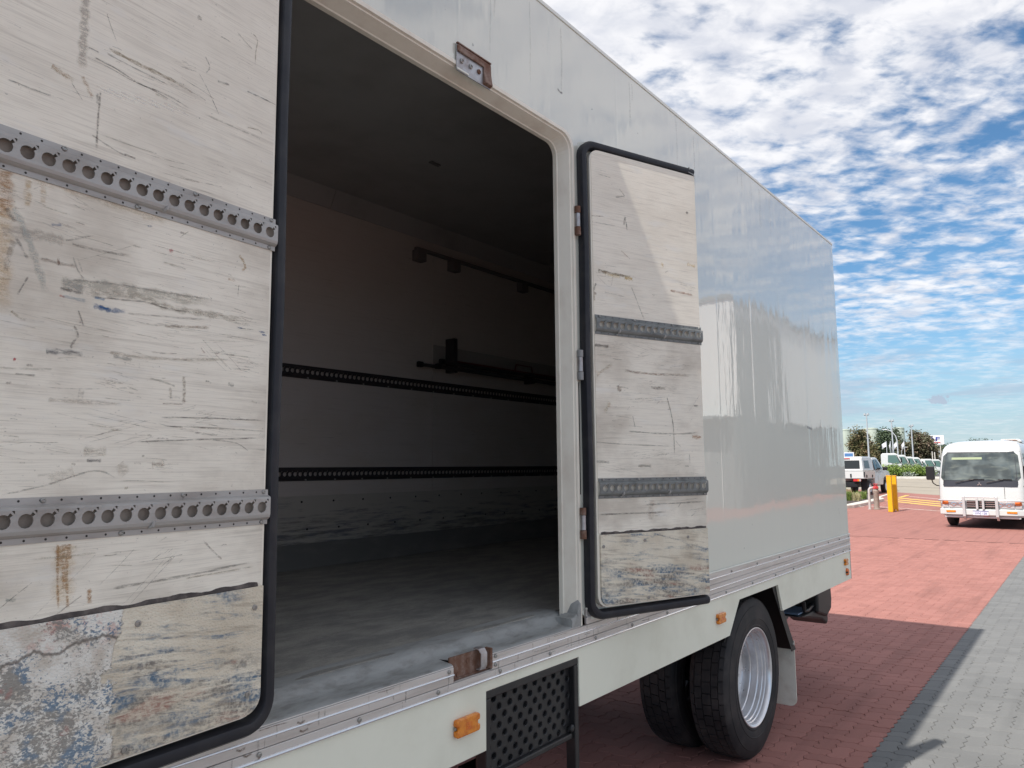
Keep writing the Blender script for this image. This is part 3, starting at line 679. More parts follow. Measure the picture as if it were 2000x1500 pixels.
STROKES_RIGHT = [
 ([(0.03,2.826),(0.1,2.822),(0.235,2.818)], 0.0120, (0.2,0.15,0.08), 0.77),
 ([(0.193,2.813),(0.214,2.811),(0.246,2.811)], 0.0160, (0.62,0.45,0.17), 0.77),
 ([(0.07,2.814),(0.172,2.81)], 0.0120, (0.792,0.66,0.396), 0.58),
 ([(0.208,3.117),(0.196,3.073)], 0.0100, (0.13,0.115,0.1), 0.59),
 ([(0.212,3.092),(0.216,3.05)], 0.0060, (0.13,0.115,0.1), 0.59),
 ([(0.148,3.206),(0.211,3.222)], 0.0080, (0.3,0.28,0.25), 0.51),
 ([(0.234,2.771),(0.313,2.61)], 0.0040, (0.3,0.28,0.25), 0.59),
 ([(0.12,2.808),(0.099,2.755),(0.019,2.804)], 0.0020, (0.3,0.28,0.25), 0.42),
 ([(-0.009,3.086),(0.077,3.096)], 0.0040, (0.3,0.28,0.25), 0.59),
 ([(-0.004,3.057),(0.149,3.061)], 0.0030, (0.13,0.115,0.1), 0.51),
 ([(0.435,2.921),(0.445,2.896)], 0.0120, (0.744,0.576,0.3), 0.43),
 ([(0.486,2.783),(0.577,2.78),(0.647,2.777)], 0.0080, (0.38,0.2,0.13), 0.64),
 ([(0.608,2.936),(0.672,2.931)], 0.0140, (0.72,0.54,0.264), 0.43),
 ([(0.007,2.72),(-0.009,2.678)], 0.0200, (0.38,0.28,0.2), 0.59),
 ([(0.018,2.762),(0.002,2.724)], 0.0080, (0.13,0.115,0.1), 0.59),
 ([(0.176,2.942),(0.233,2.907)], 0.0030, (0.6,0.3,0.15), 0.59),
 ([(0.614,3.21),(0.632,3.211)], 0.0100, (0.13,0.115,0.1), 0.77),
 ([(0.455,2.871),(0.479,2.883)], 0.0040, (0.13,0.115,0.1), 0.68),
 ([(0.001,2.466),(0.09,2.467)], 0.0120, (0.13,0.115,0.1), 0.59),
 ([(0.007,2.325),(0.108,2.387)], 0.0120, (0.6,0.504,0.396), 0.43),
 ([(0.179,2.359),(0.325,2.351),(0.627,2.359)], 0.0100, (0.42,0.33,0.26), 0.59),
 ([(0.135,2.286),(0.15,2.253)], 0.0180, (0.28,0.22,0.17), 0.68),
 ([(0.341,2.285),(0.438,2.283)], 0.0120, (0.25,0.22,0.19), 0.59),
 ([(0.442,2.244),(0.477,2.114),(0.481,1.949)], 0.0050, (0.13,0.115,0.1), 0.64),
 ([(0.086,2.204),(0.053,2.153)], 0.0160, (0.66,0.564,0.432), 0.43),
 ([(0.187,2.069),(0.474,2.061),(0.652,2.073)], 0.0060, (0.13,0.115,0.1), 0.51),
 ([(-0.011,2.017),(0.185,2.007),(0.495,2.001)], 0.0040, (0.13,0.115,0.1), 0.51),
 ([(0.221,2.142),(0.235,2.083)], 0.0040, (0.13,0.115,0.1), 0.51),
 ([(0.603,2.05),(0.669,2.047)], 0.0160, (0.5,0.3,0.18), 0.59),
 ([(-0.013,1.928),(0.078,1.924)], 0.0100, (0.3,0.28,0.25), 0.59),
 ([(0.245,1.907),(0.333,1.905)], 0.0100, (0.13,0.115,0.1), 0.51),
 ([(0.01,1.688),(0.424,1.685)], 0.0060, (0.13,0.115,0.1), 0.59),
 ([(0.282,1.723),(0.683,1.728)], 0.0060, (0.13,0.115,0.1), 0.51),
 ([(0.327,1.747),(0.312,1.647)], 0.0300, (0.54,0.456,0.384), 0.36),
 ([(0.622,2.206),(0.652,2.206)], 0.0080, (0.13,0.115,0.1), 0.68),
 ([(0.581,1.966),(0.582,1.914)], 0.0040, (0.13,0.115,0.1), 0.51),
]
# ------------------------------------------------------------------ the box truck
SY = 1.85; X0, X1, ZT = -1.5, 7.465, 4.045
OX0, OX1, OZ0, OZ1 = 1.222, 2.868, 1.205, 3.466           # side door opening
truck = thing('box_truck', 'white box body truck with worn side doors open, close in front of the camera', 'truck', (3.0, 3.1, 0))
truck['base'] = (3.0, 3.1, 0.0)

def skin(name, y, m, x0, x1, z0, z1, inset_=0.0, bottom=None, flip=False):
    """wall sheet with the door opening cut out, rounded at the two top corners"""
    a, b, t = OX0-inset_, OX1+inset_, OZ1+inset_; r = 0.075
    mb = MB(); q = lambda *p: mb.add([(x, y, z) for x, z in p], [tuple(range(len(p)))])
    q((x0, z0), (a, z0), (a, z1), (x0, z1)); q((b, z0), (x1, z0), (x1, z1), (b, z1)); q((a, t), (b, t), (b, z1), (a, z1))
    for cx, sx in ((a, 1), (b, -1)):
        arc = [(cx+sx*r-sx*r*math.cos(R(k*15)), t-r+r*math.sin(R(k*15))) for k in range(7)]
        q((cx, t), *arc)
    return mb.build(name, m, truck)
skin('side_panel', SY, 'truck paint', X0, X1, 1.276, ZT-0.012)
skin('near_lining', 1.932, 'inner lining', X0+0.08, X1-0.08, 1.24, 3.92, 0.0)
MB().box(X0, X1, SY+0.004, 4.346, 3.985, ZT-0.006).build('roof', 'truck paint', truck, bevel=0.012)
MB().loft([[(X0-0.003, SY-0.004, 4.018), (X0-0.003, SY+0.0, 4.040), (X0-0.003, SY+0.012, 4.052), (X0-0.003, SY+0.06, 4.052), (X0-0.003, SY+0.06, 4.018)],
           [(X1+0.003, SY-0.004, 4.018), (X1+0.003, SY+0.0, 4.040), (X1+0.003, SY+0.012, 4.052), (X1+0.003, SY+0.06, 4.052), (X1+0.003, SY+0.06, 4.018)]]).build('roof_edge', 'door skin', truck)
MB().box(X1-0.03, X1+0.002, SY+0.002, 4.348, 1.13, 3.984).build('rear_wall', 'truck paint', truck, bevel=0.004)
MB().box(X0-0.002, X0+0.03, SY+0.002, 4.348, 1.13, 3.984).build('front_wall', 'truck paint', truck)
MB().box(X0+0.031, X1-0.031, 4.31, 4.35, 1.13, 3.984).build('far_side_panel', 'truck paint', truck)
MB().box(X0+0.031, X1-0.031, 1.96, 4.309, 1.125, 1.20).build('floor_frame', 'black paint', truck)
# inside
MB().box(X0+0.08, X1-0.08, 1.99, 4.305, 1.236, 1.258).build('cargo_floor', 'floor coating', truck)
MB().box(X0+0.08, X1-0.08, 1.934, 4.305, 3.92, 3.95).build('inner_ceiling', 'inner ceiling', truck)
MB().box(X0+0.085, 4.447, 4.272, 4.30, 1.258, 3.919).build('inner_wall_panel', 'inner lining', truck)
MB().box(4.450, X1-0.085, 4.270, 4.30, 1.258, 3.919).build('inner_wall_panel', 'inner lining', truck)
MB().box(X0+0.04, X0+0.08, 1.934, 4.305, 1.24, 3.95).build('inner_front_wall', 'inner lining', truck)
MB().box(X1-0.08, X1-0.04, 1.934, 4.305, 1.24, 3.95).build('inner_rear_wall', 'inner lining', truck)
MB().prism_y([(4.269, 3.79), (4.262, 3.79), (4.20, 3.919), (4.269, 3.919)], X0+0.09, 3.36).build('cornice', 'inner ceiling', truck)
MB().prism_y([(4.269, 3.79), (4.261, 3.79), (4.199, 3.919), (4.269, 3.919)], 3.364, X1-0.09).build('cornice', 'inner ceiling', truck)
MB().box(X0+0.09, X1-0.09, 4.262, 4.2695, 1.30, 1.725).build('kick_panel', 'inner kick', truck)
MB().prism_y([(4.2615, 1.40), (4.255, 1.405), (4.12, 1.259), (4.2615, 1.259)], X0+0.09, X1-0.09).build('floor_coving', 'coving', truck)
scr = MB().lathe([(0, 0.0075), (-0.003, 0.0075), (-0.005, 0.004), (-0.005, 0.0001)], 10).mesh('screw', 'dark hole')
for i in range(16):
    share('screw', scr, truck, (2.9+i*0.27-3.0, 4.262-3.1, 1.685), None)
    if i < 14: share('screw', scr, truck, (2.95+i*0.27-3.0, 4.262-3.1, 1.50), None)

# ---- door frame, sill
def frame_loop(y, d, zb=OZ0):
    pts = rrect(OX0+d, OX1-d, zb, OZ1-d, 0.078-d*0.5, 6, (0, 0, 1, 1))
    pts = pts[13:] + pts[:1]                               # open at the sill
    return [(x, y, z) for x, z in pts]
fr = MB().loft([frame_loop(1.8495, -0.016), frame_loop(1.8462, -0.014), frame_loop(1.8462, 0.003), frame_loop(1.857, 0.006), frame_loop(1.858, 0.011), frame_loop(1.912, 0.030), frame_loop(1.916, 0.034), frame_loop(1.936, 0.034)], caps=False, closed=False)
fr.build('door_frame', 'cream frame', truck, bevel=0.0012)
sill = MB(); prof = [(1.8440, 1.2035), (1.8455, 1.2095), (1.852, 1.2135), (1.875, 1.215), (1.915, 1.219), (1.935, 1.229), (1.952, 1.246), (1.968, 1.2545), (1.99, 1.2575), (2.04, 1.2605), (2.06, 1.2585)]
def sill_run(xa, xb, n, pr):
    rings = []
    for i in range(n+1):
        x = xa + (xb-xa)*i/n
        rings.append([(x, y + (0.005*math.sin(x*8.3)+0.003*math.sin(x*19+1) if 1.93 < y < 2.0 else 0), z + (0.003*math.sin(x*7.3+y*9)+0.0018*math.sin(x*23) if 1.86 < y < 2.02 else 0)) for y, z in pr])
    return MB().loft(rings, caps=False, closed=False).build('sill', 'sill paint', truck, smooth=True)
sill_run(1.20, 2.0295, 26, prof); sill_run(2.2435, 2.866, 20, prof); sill_run(2.0295, 2.2435, 8, [(1.866, 1.222)] + prof[4:])
lump = MB(); lp = [(2.795, 1.214), (2.800, 1.246), (2.826, 1.250), (2.842, 1.262), (2.848, 1.30), (2.858, 1.318), (2.868, 1.314), (2.872, 1.25), (2.868, 1.212)]
lump.loft([[(x - (0.0 if k_ else 0.0), y, z-(0.012 if y < 1.85 else 0)) for x, z in lp] for k_, y in enumerate((1.8445, 1.852, 1.90, 1.929))])
lump.build('sealant_patch', 'sill paint', truck, smooth=True)

# ---- aluminium trim along the side: separate strips with bright ridges
def strip(z0, z1, x0, x1, y=1.8405, nm='trim_strip'):
    return MB().box(x0, x1, y, 1.852, z0, z1).build(nm, 'aluminium trim', truck, bevel=0.0012, seg=1)
CX0, CX1 = 2.03, 2.243                                     # cut for the lower latch keeper
strip(1.1165, 1.1485, X0, X1); strip(1.1505, 1.2035, X0, CX0); strip(1.1505, 1.2035, CX1, 2.905); strip(1.1505, 1.2035, 2.907, X1)
strip(1.2055, 1.276, X0, 1.19); strip(1.2055, 1.276, 2.907, X1); strip(1.1505, 1.153, CX0+0.0005, CX1-0.0005, 1.8405)
strip(1.2045, 1.2085, 1.19, CX0, 1.8425, 'sill_strip'); strip(1.2045, 1.2085, CX1, 2.86, 1.8425, 'sill_strip')
def ridge(z, x0, x1, r=0.0038, m='bright ridge'):
    MB().tube([(x0, 1.8405, z), (x1, 1.8405, z)], r, 8).build('trim_ridge', m, truck, smooth=True)
ridge(1.122, X0, X1, 0.005); ridge(1.178, X0, CX0); ridge(1.178, CX1, X1)
ridge(1.238, 2.907, X1); ridge(1.2745, 2.907, X1, 0.005, 'door skin'); ridge(1.238, X0, 1.19)
tscr = MB().lathe([(0, 0.0075), (-0.004, 0.0072), (-0.006, 0.004), (-0.0045, 0.0035), (-0.0045, 0.0001)], 12).mesh('screw', 'screw metal')
for x in (0.9, 1.25, 1.60, 1.95, 2.29, 2.62, 2.98, 3.32, 3.7, 4.1, 4.5, 4.95, 5.4, 5.8, 6.2, 6.6, 6.9, 7.2, 7.43):
    share('screw', tscr, truck, (x-3.0, 1.8405-3.1, 1.1375), None)
for x in (3.15, 3.6, 4.1, 4.6, 5.05, 5.5, 5.95, 6.35, 6.75, 7.1, 7.41): share('screw', tscr, truck, (x-3.0, 1.8405-3.1, 1.252))
for x, z in ((2.005, 1.193), (2.262, 1.198), (2.262, 1.166)): share('screw', tscr, truck, (x-3.0, 1.8405-3.1, z))

# ---- skirt with cut-outs for step and wheel
sk = [(X0, 0.868), (2.217, 0.868), (2.217, 1.077), (2.851, 1.077), (2.851, 0.868), (4.553, 0.868), (4.734, 1.059), (5.466, 1.059), (5.545, 0.868), (X1-0.005, 0.868), (X1-0.005, 1.1160), (X0, 1.1160)]
MB().prism(sk, 1.8475, 1.8675).build('skirt', 'skirt paint', truck, bevel=0.0025)
MB().box(X1-0.004, X1+0.006, 1.8465, 1.90, 0.868, 1.13).build('skirt_end', 'grey steel', truck)

# ---- marker lamps
def lamp(x, z, w_=0.105, h_=0.052, round_=False, nm='marker_lamp'):
    if round_:
        o = MB().lathe([(0, 0.033), (-0.010, 0.033), (-0.018, 0.026), (-0.021, 0.0001)], 24, c=(x, 1.8475, z)).build(nm, 'orange lens', truck, smooth=True)
        MB().box(x-0.034, x-0.026, 1.826, 1.847, z-0.006, z+0.006).build('lamp_clip', 'black plastic', o, loc=(0, 0, 0)); return o
    r = h_*0.16; a, b = w_/2, h_/2
    pts = rrect(x-a, x+a, z-b, z+b, r, 4)
    notch = [(x+a, z-0.008), (x+a-0.011, z-0.006), (x+a-0.011, z+0.006), (x+a, z+0.008)]
    notch2 = [(x-a, z+0.008), (x-a+0.011, z+0.006), (x-a+0.011, z-0.006), (x-a, z-0.008)]
    pts = pts[:10] + notch + pts[10:] + notch2
    o = MB().prism(pts, 1.8275, 1.8475).build(nm, 'amber lens', truck, bevel=0.004)
    s0 = MB().lathe([(0, 0.0065), (-0.004, 0.006), (-0.005, 0.0001)], 10, c=(x-a+0.005, 1.8425, z)).build('screw', 'screw metal', o, loc=(0, 0, 0))
    if w_ > 0.09:
        e = MB()
        for q in ((-.016, .016, -.011, -.0095), (-.016, .016, .0095, .011), (-.016, -.0145, -.0095, .0095), (.0145, .016, -.0095, .0095), (-.010, .010, -.002, .001), (-.008, .008, -.007, -.0055), (-0.002, 0.009, 0.004, 0.006)):
            e.box(x+q[0], x+q[1], 1.8266, 1.8280, z+q[2], z+q[3])
        e.build('embossing', 'orange lens', o, loc=(0, 0, 0))
    return o
lamp(2.097, 0.992, 0.125, 0.062); lamp(4.406, 0.998, 0.112, 0.058); lamp(7.28, 1.036, 0.085, 0.055); lamp(7.315, 0.945, 0, 0, True)

# ---- upper latch keeper in the frame, lower keeper in the trim
k = MB().prism(rrect(2.046, 2.252, 3.440, 3.548, 0.008, 3, (0, 0, 1, 1)), 1.8425, 1.8458)
k.build('latch_keeper', 'worn steel', truck)
kp = truck.children[-1]
kp = [c for c in truck.children if c.name.startswith('latch_keeper')][0]
MB().prism_y([(1.8424, 3.546), (1.838, 3.546), (1.836, 3.500), (1.828, 3.452), (1.8424, 3.445)], 2.205, 2.252).build('keeper_jaw', 'rust', kp, loc=(0, 0, 0), bevel=0.004)
MB().box(2.046, 2.252, 1.836, 1.8462, 3.5485, 3.5545).build('keeper_lip', 'rust', kp, loc=(0, 0, 0), bevel=0.001)
MB().box(2.046, 2.206, 1.834, 1.8424, 3.517, 3.5445).build('keeper_roll', 'rust', kp, loc=(0, 0, 0), bevel=0.008)
MB().box(2.047, 2.115, 1.839, 1.8424, 3.443, 3.451).build('keeper_edge', 'door skin', kp, loc=(0, 0, 0), bevel=0.001)
for x in (2.075, 2.128, 2.178):
    MB().lathe([(0, 0.0105), (-0.005, 0.0095), (-0.007, 0.005), (-0.004, 0.004), (-0.004, 0.0001)], 12, c=(x, 1.8425, 3.487)).build('keeper_bolt', 'rust' if x > 2.15 else 'screw metal', kp, loc=(0, 0, 0), smooth=True)
lk = MB().box(CX0, CX1, 1.862, 1.868, 1.1535, 1.232).build('latch_plate', 'rust', truck)
MB().box(CX0, CX1, 1.853, 1.862, 1.1535, 1.158).build('plate_floor', 'rust', lk, loc=(0, 0, 0))
MB().prism_z([(2.226, 1.866), (2.232, 1.838), (2.2415, 1.836), (2.2415, 1.866)], 1.158, 1.232).build('plate_cheek', 'rust', lk, loc=(0, 0, 0), bevel=0.002)
hk = MB().loft([[(2.172, 1.861, 1.166), (2.206, 1.861, 1.166), (2.206, 1.858, 1.163), (2.172, 1.858, 1.163)],
                [(2.172, 1.846, 1.168), (2.206, 1.846, 1.168), (2.206, 1.841, 1.163), (2.172, 1.841, 1.163)],
                [(2.172, 1.838, 1.180), (2.206, 1.838, 1.180), (2.206, 1.833, 1.178), (2.172, 1.833, 1.178)],
                [(2.172, 1.838, 1.222), (2.206, 1.838, 1.222), (2.206, 1.833, 1.222), (2.172, 1.833, 1.222)],
                [(2.166, 1.846, 1.236), (2.202, 1.846, 1.236), (2.202, 1.842, 1.240), (2.166, 1.842, 1.240)],
                [(2.158, 1.861, 1.240), (2.196, 1.861, 1.240), (2.196, 1.861, 1.244), (2.158, 1.861, 1.244)]])
hk.build('keeper_hook', 'worn steel', lk, loc=(0, 0, 0), smooth=True, bevel=0.001)
for x, z in ((2.055, 1.19), (2.128, 1.205), (2.075, 1.166)):
    MB().lathe([(0, 0.010), (-0.003, 0.009), (-0.003, 0.0001)], 12, c=(x, 1.862, z)).build('rivet', 'rust', lk, loc=(0, 0, 0))

# ---- load rails
RP = 0.0415
def rail_mesh(L, m, name='load_rail'):
    mb = MB(); nh = int(L/RP); off = (L-nh*RP)/2
    # profile (y outward negative, z)
    low = [(-0.0005, -0.046), (-0.003, -0.0455), (-0.0035, -0.034), (-0.008, -0.0315), (-0.013, -0.027), (-0.0150, -0.020)]
    top = [(-0.0150, 0.0215), (-0.0140, 0.0265), (-0.007, 0.030), (-0.0035, 0.0315), (-0.003, 0.0455), (-0.0005, 0.046)]
    for pr in (low, top):
        mb.loft([[(0, y, z) for y, z in pr], [(L, y, z) for y, z in pr]], caps=False, closed=False)
    yf = -0.0150; z0, z1 = -0.020, 0.0215
    def q(a, b): mb.add([(a, yf, z0), (b, yf, z0), (b, yf, z1), (a, yf, z1)], [(0, 1, 2, 3)])
    q(0, off); q(L-off, L)
    ang = [0, 15, 30, 34.9, 35.1, 54.9, 55.1, 70, 90, 110, 130, 150, 180, 210, 240, 270, 300, 330]
    for h in range(nh):
        cx = off + (h+0.5)*RP; cz = 0.0; inn = []; ou = []
        for a in ang:
            c, s = math.cos(R(a)), math.sin(R(a)); r = 0.0145 if not (35 < a < 55) else 0.0215
            inn.append((cx+r*c, cz+r*s))
            tx = (RP/2)/abs(c) if abs(c) > 1e-6 else 9; tz = ((z1 if s > 0 else -z0))/abs(s) if abs(s) > 1e-6 else 9
            k_ = min(tx, tz); ou.append((cx+k_*c, cz+k_*s))
        # true corners of the cell
        n = len(ang); b = len(mb.v)
        mb.v += [(x, yf, z) for x, z in ou] + [(x, yf, z) for x, z in inn] + [(x, yf+0.0025, z) for x, z in inn]
        for i in range(n):
            i2 = (i+1) % n
            mb.f.append((b+i, b+i2, b+n+i2, b+n+i)); mb.f.append((b+n+i, b+n+i2, b+2*n+i2, b+2*n+i))
        for cxn, czn in ((cx+RP/2, z1), (cx-RP/2, z1), (cx-RP/2, z0), (cx+RP/2, z0)):
            best = sorted(range(n), key=lambda i: math.hypot(ou[i][0]-cxn, ou[i][1]-czn))[:2]
            i, j = sorted(best)
            if abs(i-j) in (1, n-1): mb.add([(ou[i][0], yf, ou[i][1]), (cxn, yf, czn), (ou[j][0], yf, ou[j][1])], [(0, 1, 2)])
    for x in (0, L):                                          # end lips
        mb.loft([[(x, y, z) for y, z in low + top], [(x+0.001, y+0.003, z) for y, z in low + top]], caps=False, closed=False)
    return mb.mesh(name, m)
def hole_row(L):
    mb = MB(); n = int(L/RP)
    for i in range(n):
        for zz, ph in ((0.0395, 0.25), (-0.0395, 0.6)):
            x = (L-n*RP)/2 + (i+ph)*RP
            mb.add([(x+0.0026*math.cos(k*math.pi/4), -0.00345, zz+0.0026*math.sin(k*math.pi/4)) for k in range(8)], [tuple(range(8))])
    return mb
rivet_me = MB().lathe([(0, 0.0058), (-0.002, 0.0056), (-0.0034, 0.0042), (-0.0036, 0.0034)], 14).lathe([(-0.0036, 0.0034), (-0.0022, 0.0022), (-0.0022, 0.0001)], 14).mesh('rivet', 'screw metal', True)
clip_me = MB().tube([(0.006, -0.010, 0.004), (0.002, -0.0165, 0.0), (-0.001, -0.0165, -0.006), (-0.004, -0.010, -0.010)], 0.0045, 8).mesh('rail_clip', 'rail metal', True)
def rail(parent, s0, s1, z, m, holes=True, base=None, clips=(0.2, 0.62), riv=((0.99, 1), (0.72, 1), (0.36, 1), (0.05, 1), (0.985, -1), (0.55, -1), (0.2, -1)), y=0.0, nm='load_rail'):
    L = s1-s0; o = bpy.data.objects.new(nm, rail_mesh(L, m, nm)); COL.objects.link(o); o.parent = parent
    bx, by, bz = base or (0, 0, 0); o.location = (s0-bx, y-by, z-bz)
    if holes:
        h = hole_row(L).build('screw_hole_row', 'dark hole', parent, loc=(s0-bx, y-by, z-bz)); h['kind'] = 'stuff'
    if m == 'rail metal': MB().box(s0-bx+0.004, s1-bx-0.004, y-by-0.0012, y-by-0.0004, z-bz-0.027, z-bz+0.027).build('hole_shade_backing', 'hole shade and grime', parent, loc=(0, 0, 0))  # added strip, its dark colour paints hole shading along with dirt
    for f, sg in riv: share('rivet', rivet_me, parent, (s0-bx+f*L-0.006, y-0.003-by, z-bz+sg*0.0395))
    for f in clips: share('rail_clip', clip_me, parent, (s0-bx+f*L, y-by, z-bz-0.022))
    return o

# ---- door leaves.  Leaf frame: x along the leaf, y into the leaf (away from the viewer), z up
def resample(poly, k=1): return poly
def leaf(P, ang, hinge, free, zb, zt, kick_m, rail_m, kick_edge, strokes, rails, label):
    d = 1 if free > hinge else -1; U = lambda u: hinge + d*u; Lf = abs(free-hinge)
    E = truck['base']
    # outer skin with its flange, this is the door part itself
    hull = rrect(-0.082 if d > 0 else -0.046, Lf, zb-0.055, zt+0.045, 0.085, 6, (1, 0, 0, 1))
    mb = MB().loft([[(U(x), y, z) for x, z in hull] for y in (0.036, 0.078)])
    door = mb.build('door', 'door skin', truck, loc=(P[0]-E[0], P[1]-E[1], 0), bevel=0.006, label=label)
    door.rotation_euler = (0, 0, R(ang))
    core = rrect(0, Lf-0.001, zb, zt, 0.055, 6, (1, 0, 0, 1))
    MB().loft([[(U(x), y, z) for x, z in core] for y in (0.0, 0.036)]).build('door_core', 'cream frame', door, bevel=0.004)
    lin = rrect(0.008, Lf-0.0015, 1.602, zt-0.007, 0.047, 6, (0, 0, 0, 1))
    MB().loft([[(U(x), y, z) for x, z in lin] for y in (-0.003, 0.0005)]).build('lining_panel', 'ply lining', door)
    kk = rrect(kick_edge, Lf-0.0015, zb+0.006, 1.597, 0.045, 6, (1, 0, 0, 0))
    MB().loft([[(U(x), y, z) for x, z in kk] for y in (-0.0075, 0.0005)]).build('kick_panel', kick_m, door, bevel=0.0015)
    ms = MB(); rr = random.Random(11); n = 60
    ms.loft([[(U(0.02+(Lf-0.03)*i/n), y, z) for y, z in ((-0.0005, 1.595), (-0.0065, 1.598), (-0.0055, 1.603+0.003*math.sin(i*0.9+1)*math.sin(i*0.37)), (-0.0028, 1.607+0.004*math.sin(i*0.7)*math.sin(i*0.23+2)+rr.uniform(0, .002)))] for i in range(n+1)], caps=False, closed=False)
    ms.build('mastic_bead', 'mastic', door, smooth=True)
    # bulb seal round three sides
    path = []
    c0, w_ = -0.030, 0.030
    pts = rrect(c0, Lf, zb-0.030, zt+0.022, 0.065, 8, (1, 0, 0, 1))
    n = 9; bl = pts[:n]; tl = pts[3*n:]
    path = [(Lf-0.004, zt+0.022), (Lf*0.5, zt+0.022)] + tl + [(c0, 2.9), (c0, 2.4), (c0, 1.9)] + bl + [(Lf*0.5, zb-0.030), (Lf-0.002, zb-0.030)]
    sec = [(-0.021, 0.034), (-0.021, 0.010), (-0.013, -0.004), (0.0, -0.008), (0.013, -0.004), (0.0205, 0.008), (0.0205, 0.034)]
    rings = []
    for i, (x, z) in enumerate(path):
        a = path[max(i-1, 0)]; b = path[min(i+1, len(path)-1)]
        t = Vector((b[0]-a[0], b[1]-a[1])).normalized(); nn = Vector((t.y, -t.x))
        wob = 0.0025*math.sin(x*23+z*6.1)
        rings.append([(U(x+nn.x*(p+wob)), y, z+nn.y*(p+wob)) for p, y in sec])
    MB().loft(rings).build('door_seal', 'rubber seal', door, smooth=True)
    for z in rails: 
        a, b = sorted((U(0.006), U(Lf+0.004)))
        if d < 0: b += 0.010
        else: a += 0.004
        rail(door, a, b, z, rail_m, y=-0.003)
    # screws of the kick panel
    ks = MB().lathe([(0, 0.0075), (-0.0025, 0.0075), (-0.003, 0.004), (-0.0015, 0.0035), (-0.0015, 0.0001)], 12).mesh('screw', 'screw metal')
    for x, z in ((0.03, 1.545), (Lf*0.40, 1.56), (Lf*0.8, 1.56), (0.045, 1.33), (Lf*0.42, 1.295), (Lf*0.85, 1.30)): share('screw', ks, door, (U(x), -0.0075, z))
    # scuffs and marks
    sm_ = bpy.data.meshes.new('scuff_marks'); V = []; F = []; UV = []; TC = []
    rnd = random.Random(21 if d < 0 else 22)
    allst = [(p, w0, c, a) for p, w0, c, a in strokes]
    def add_random(u, z, ln, an, w0, a):
        e = min(max(u+ln, 0.02), Lf-0.02); g = rnd.uniform(0.24, 0.46); col = (g, g*rnd.uniform(0.82, 0.92), g*rnd.uniform(0.64, 0.80))
        p = [(U(u), z), (U((u+e)/2), z + ln*math.sin(an)*0.5 + rnd.uniform(-.002, .002)), (U(e), z+ln*math.sin(an))]
        if any(abs(q[1]-zr) < 0.056 for q in p for zr in rails) or z < 1.62 or z > zt-0.03: return
        allst.append((p, w0, col, a))
    for _ in range(150 if d < 0 else 90):
        add_random(rnd.uniform(0.03, Lf-0.04), rnd.uniform(1.63, zt-0.04) if rnd.random() < 0.4 else rnd.uniform(1.65, 2.5), rnd.choice((0.01, 0.02, 0.03, 0.06, 0.12))*rnd.uniform(0.5, 1.2), rnd.gauss(0, 0.09) if rnd.random() < 0.8 else rnd.uniform(-1.4, 1.4), rnd.choice((0.0012, 0.0016, 0.0022, 0.004)), rnd.uniform(0.2, 0.6))
    for _ in range(46 if d < 0 else 26):                       # scuffs come in bundles along one stroke direction
        u0, z0 = rnd.uniform(0.03, Lf-0.06), rnd.uniform(1.65, zt-0.06) if rnd.random() < 0.4 else rnd.uniform(1.68, 2.5)
        an0, l0 = rnd.gauss(0, 0.12) if rnd.random() < 0.85 else rnd.uniform(-1.2, 1.2), rnd.choice((0.03, 0.06, 0.1, 0.18))
        for _k in range(rnd.randint(4, 12)): add_random(min(max(u0+rnd.gauss(0, 0.4)*l0, 0.02), Lf-0.03), z0+rnd.gauss(0, 0.010), l0*rnd.uniform(0.3, 1.0), an0+rnd.gauss(0, 0.03), rnd.choice((0.0008, 0.0012, 0.0016)), rnd.uniform(0.15, 0.5))
    for si, (pts_, w0, colr, al) in enumerate(allst):
        P_ = []; segs = len(pts_)-1
        for i in range(segs):                                  # Catmull-Rom
            p0 = pts_[max(i-1, 0)]; p1 = pts_[i]; p2 = pts_[i+1]; p3 = pts_[min(i+2, segs)]
            for k_ in range(6):
                t = k_/6
                P_.append(tuple(0.5*((2*p1[q]) + (-p0[q]+p2[q])*t + (2*p0[q]-5*p1[q]+4*p2[q]-p3[q])*t*t + (-p0[q]+3*p1[q]-3*p2[q]+p3[q])*t**3) for q in (0, 1)))
        P_.append(pts_[-1]); b = len(V); n = len(P_); y = -0.0034 - 0.00002*(si % 40)
        lo, hi = min(U(0.004), U(Lf-0.002)), max(U(0.004), U(Lf-0.002))
        for i, p in enumerate(P_):
            a_ = P_[max(i-1, 0)]; c_ = P_[min(i+1, n-1)]; t = Vector((c_[0]-a_[0], c_[1]-a_[1]))
            t = t.normalized() if t.length > 1e-7 else Vector((1, 0)); nn = Vector((-t.y, t.x)); ww = w0*0.82*(1+0.25*math.sin(i*1.7+si))
            zmin = 1.605
            for sg in (1, -1):
                V.append((min(max(p[0]+nn.x*ww*sg, lo), hi), y, max(min(p[1]+nn.y*ww*sg, zt-0.008), zmin))); UV.append((i/(n-1), 0.5+0.5*sg)); TC.append((*colr, al))
        for i in range(n-1): F.append((b+2*i, b+2*i+1, b+2*i+3, b+2*i+2))
    sm_.from_pydata(V, [], F); uvl = sm_.uv_layers.new(name='UVMap')
    for lp in sm_.loops: uvl.data[lp.index].uv = UV[lp.vertex_index]
    ca = sm_.color_attributes.new('tint', 'FLOAT_COLOR', 'POINT')
    for i, c_ in enumerate(TC): ca.data[i].color = c_
    sm_.materials.append(MATS['scuff'])
    o = bpy.data.objects.new('scuff_mark', sm_); COL.objects.link(o); o.parent = door; o['kind'] = 'stuff'
    return door
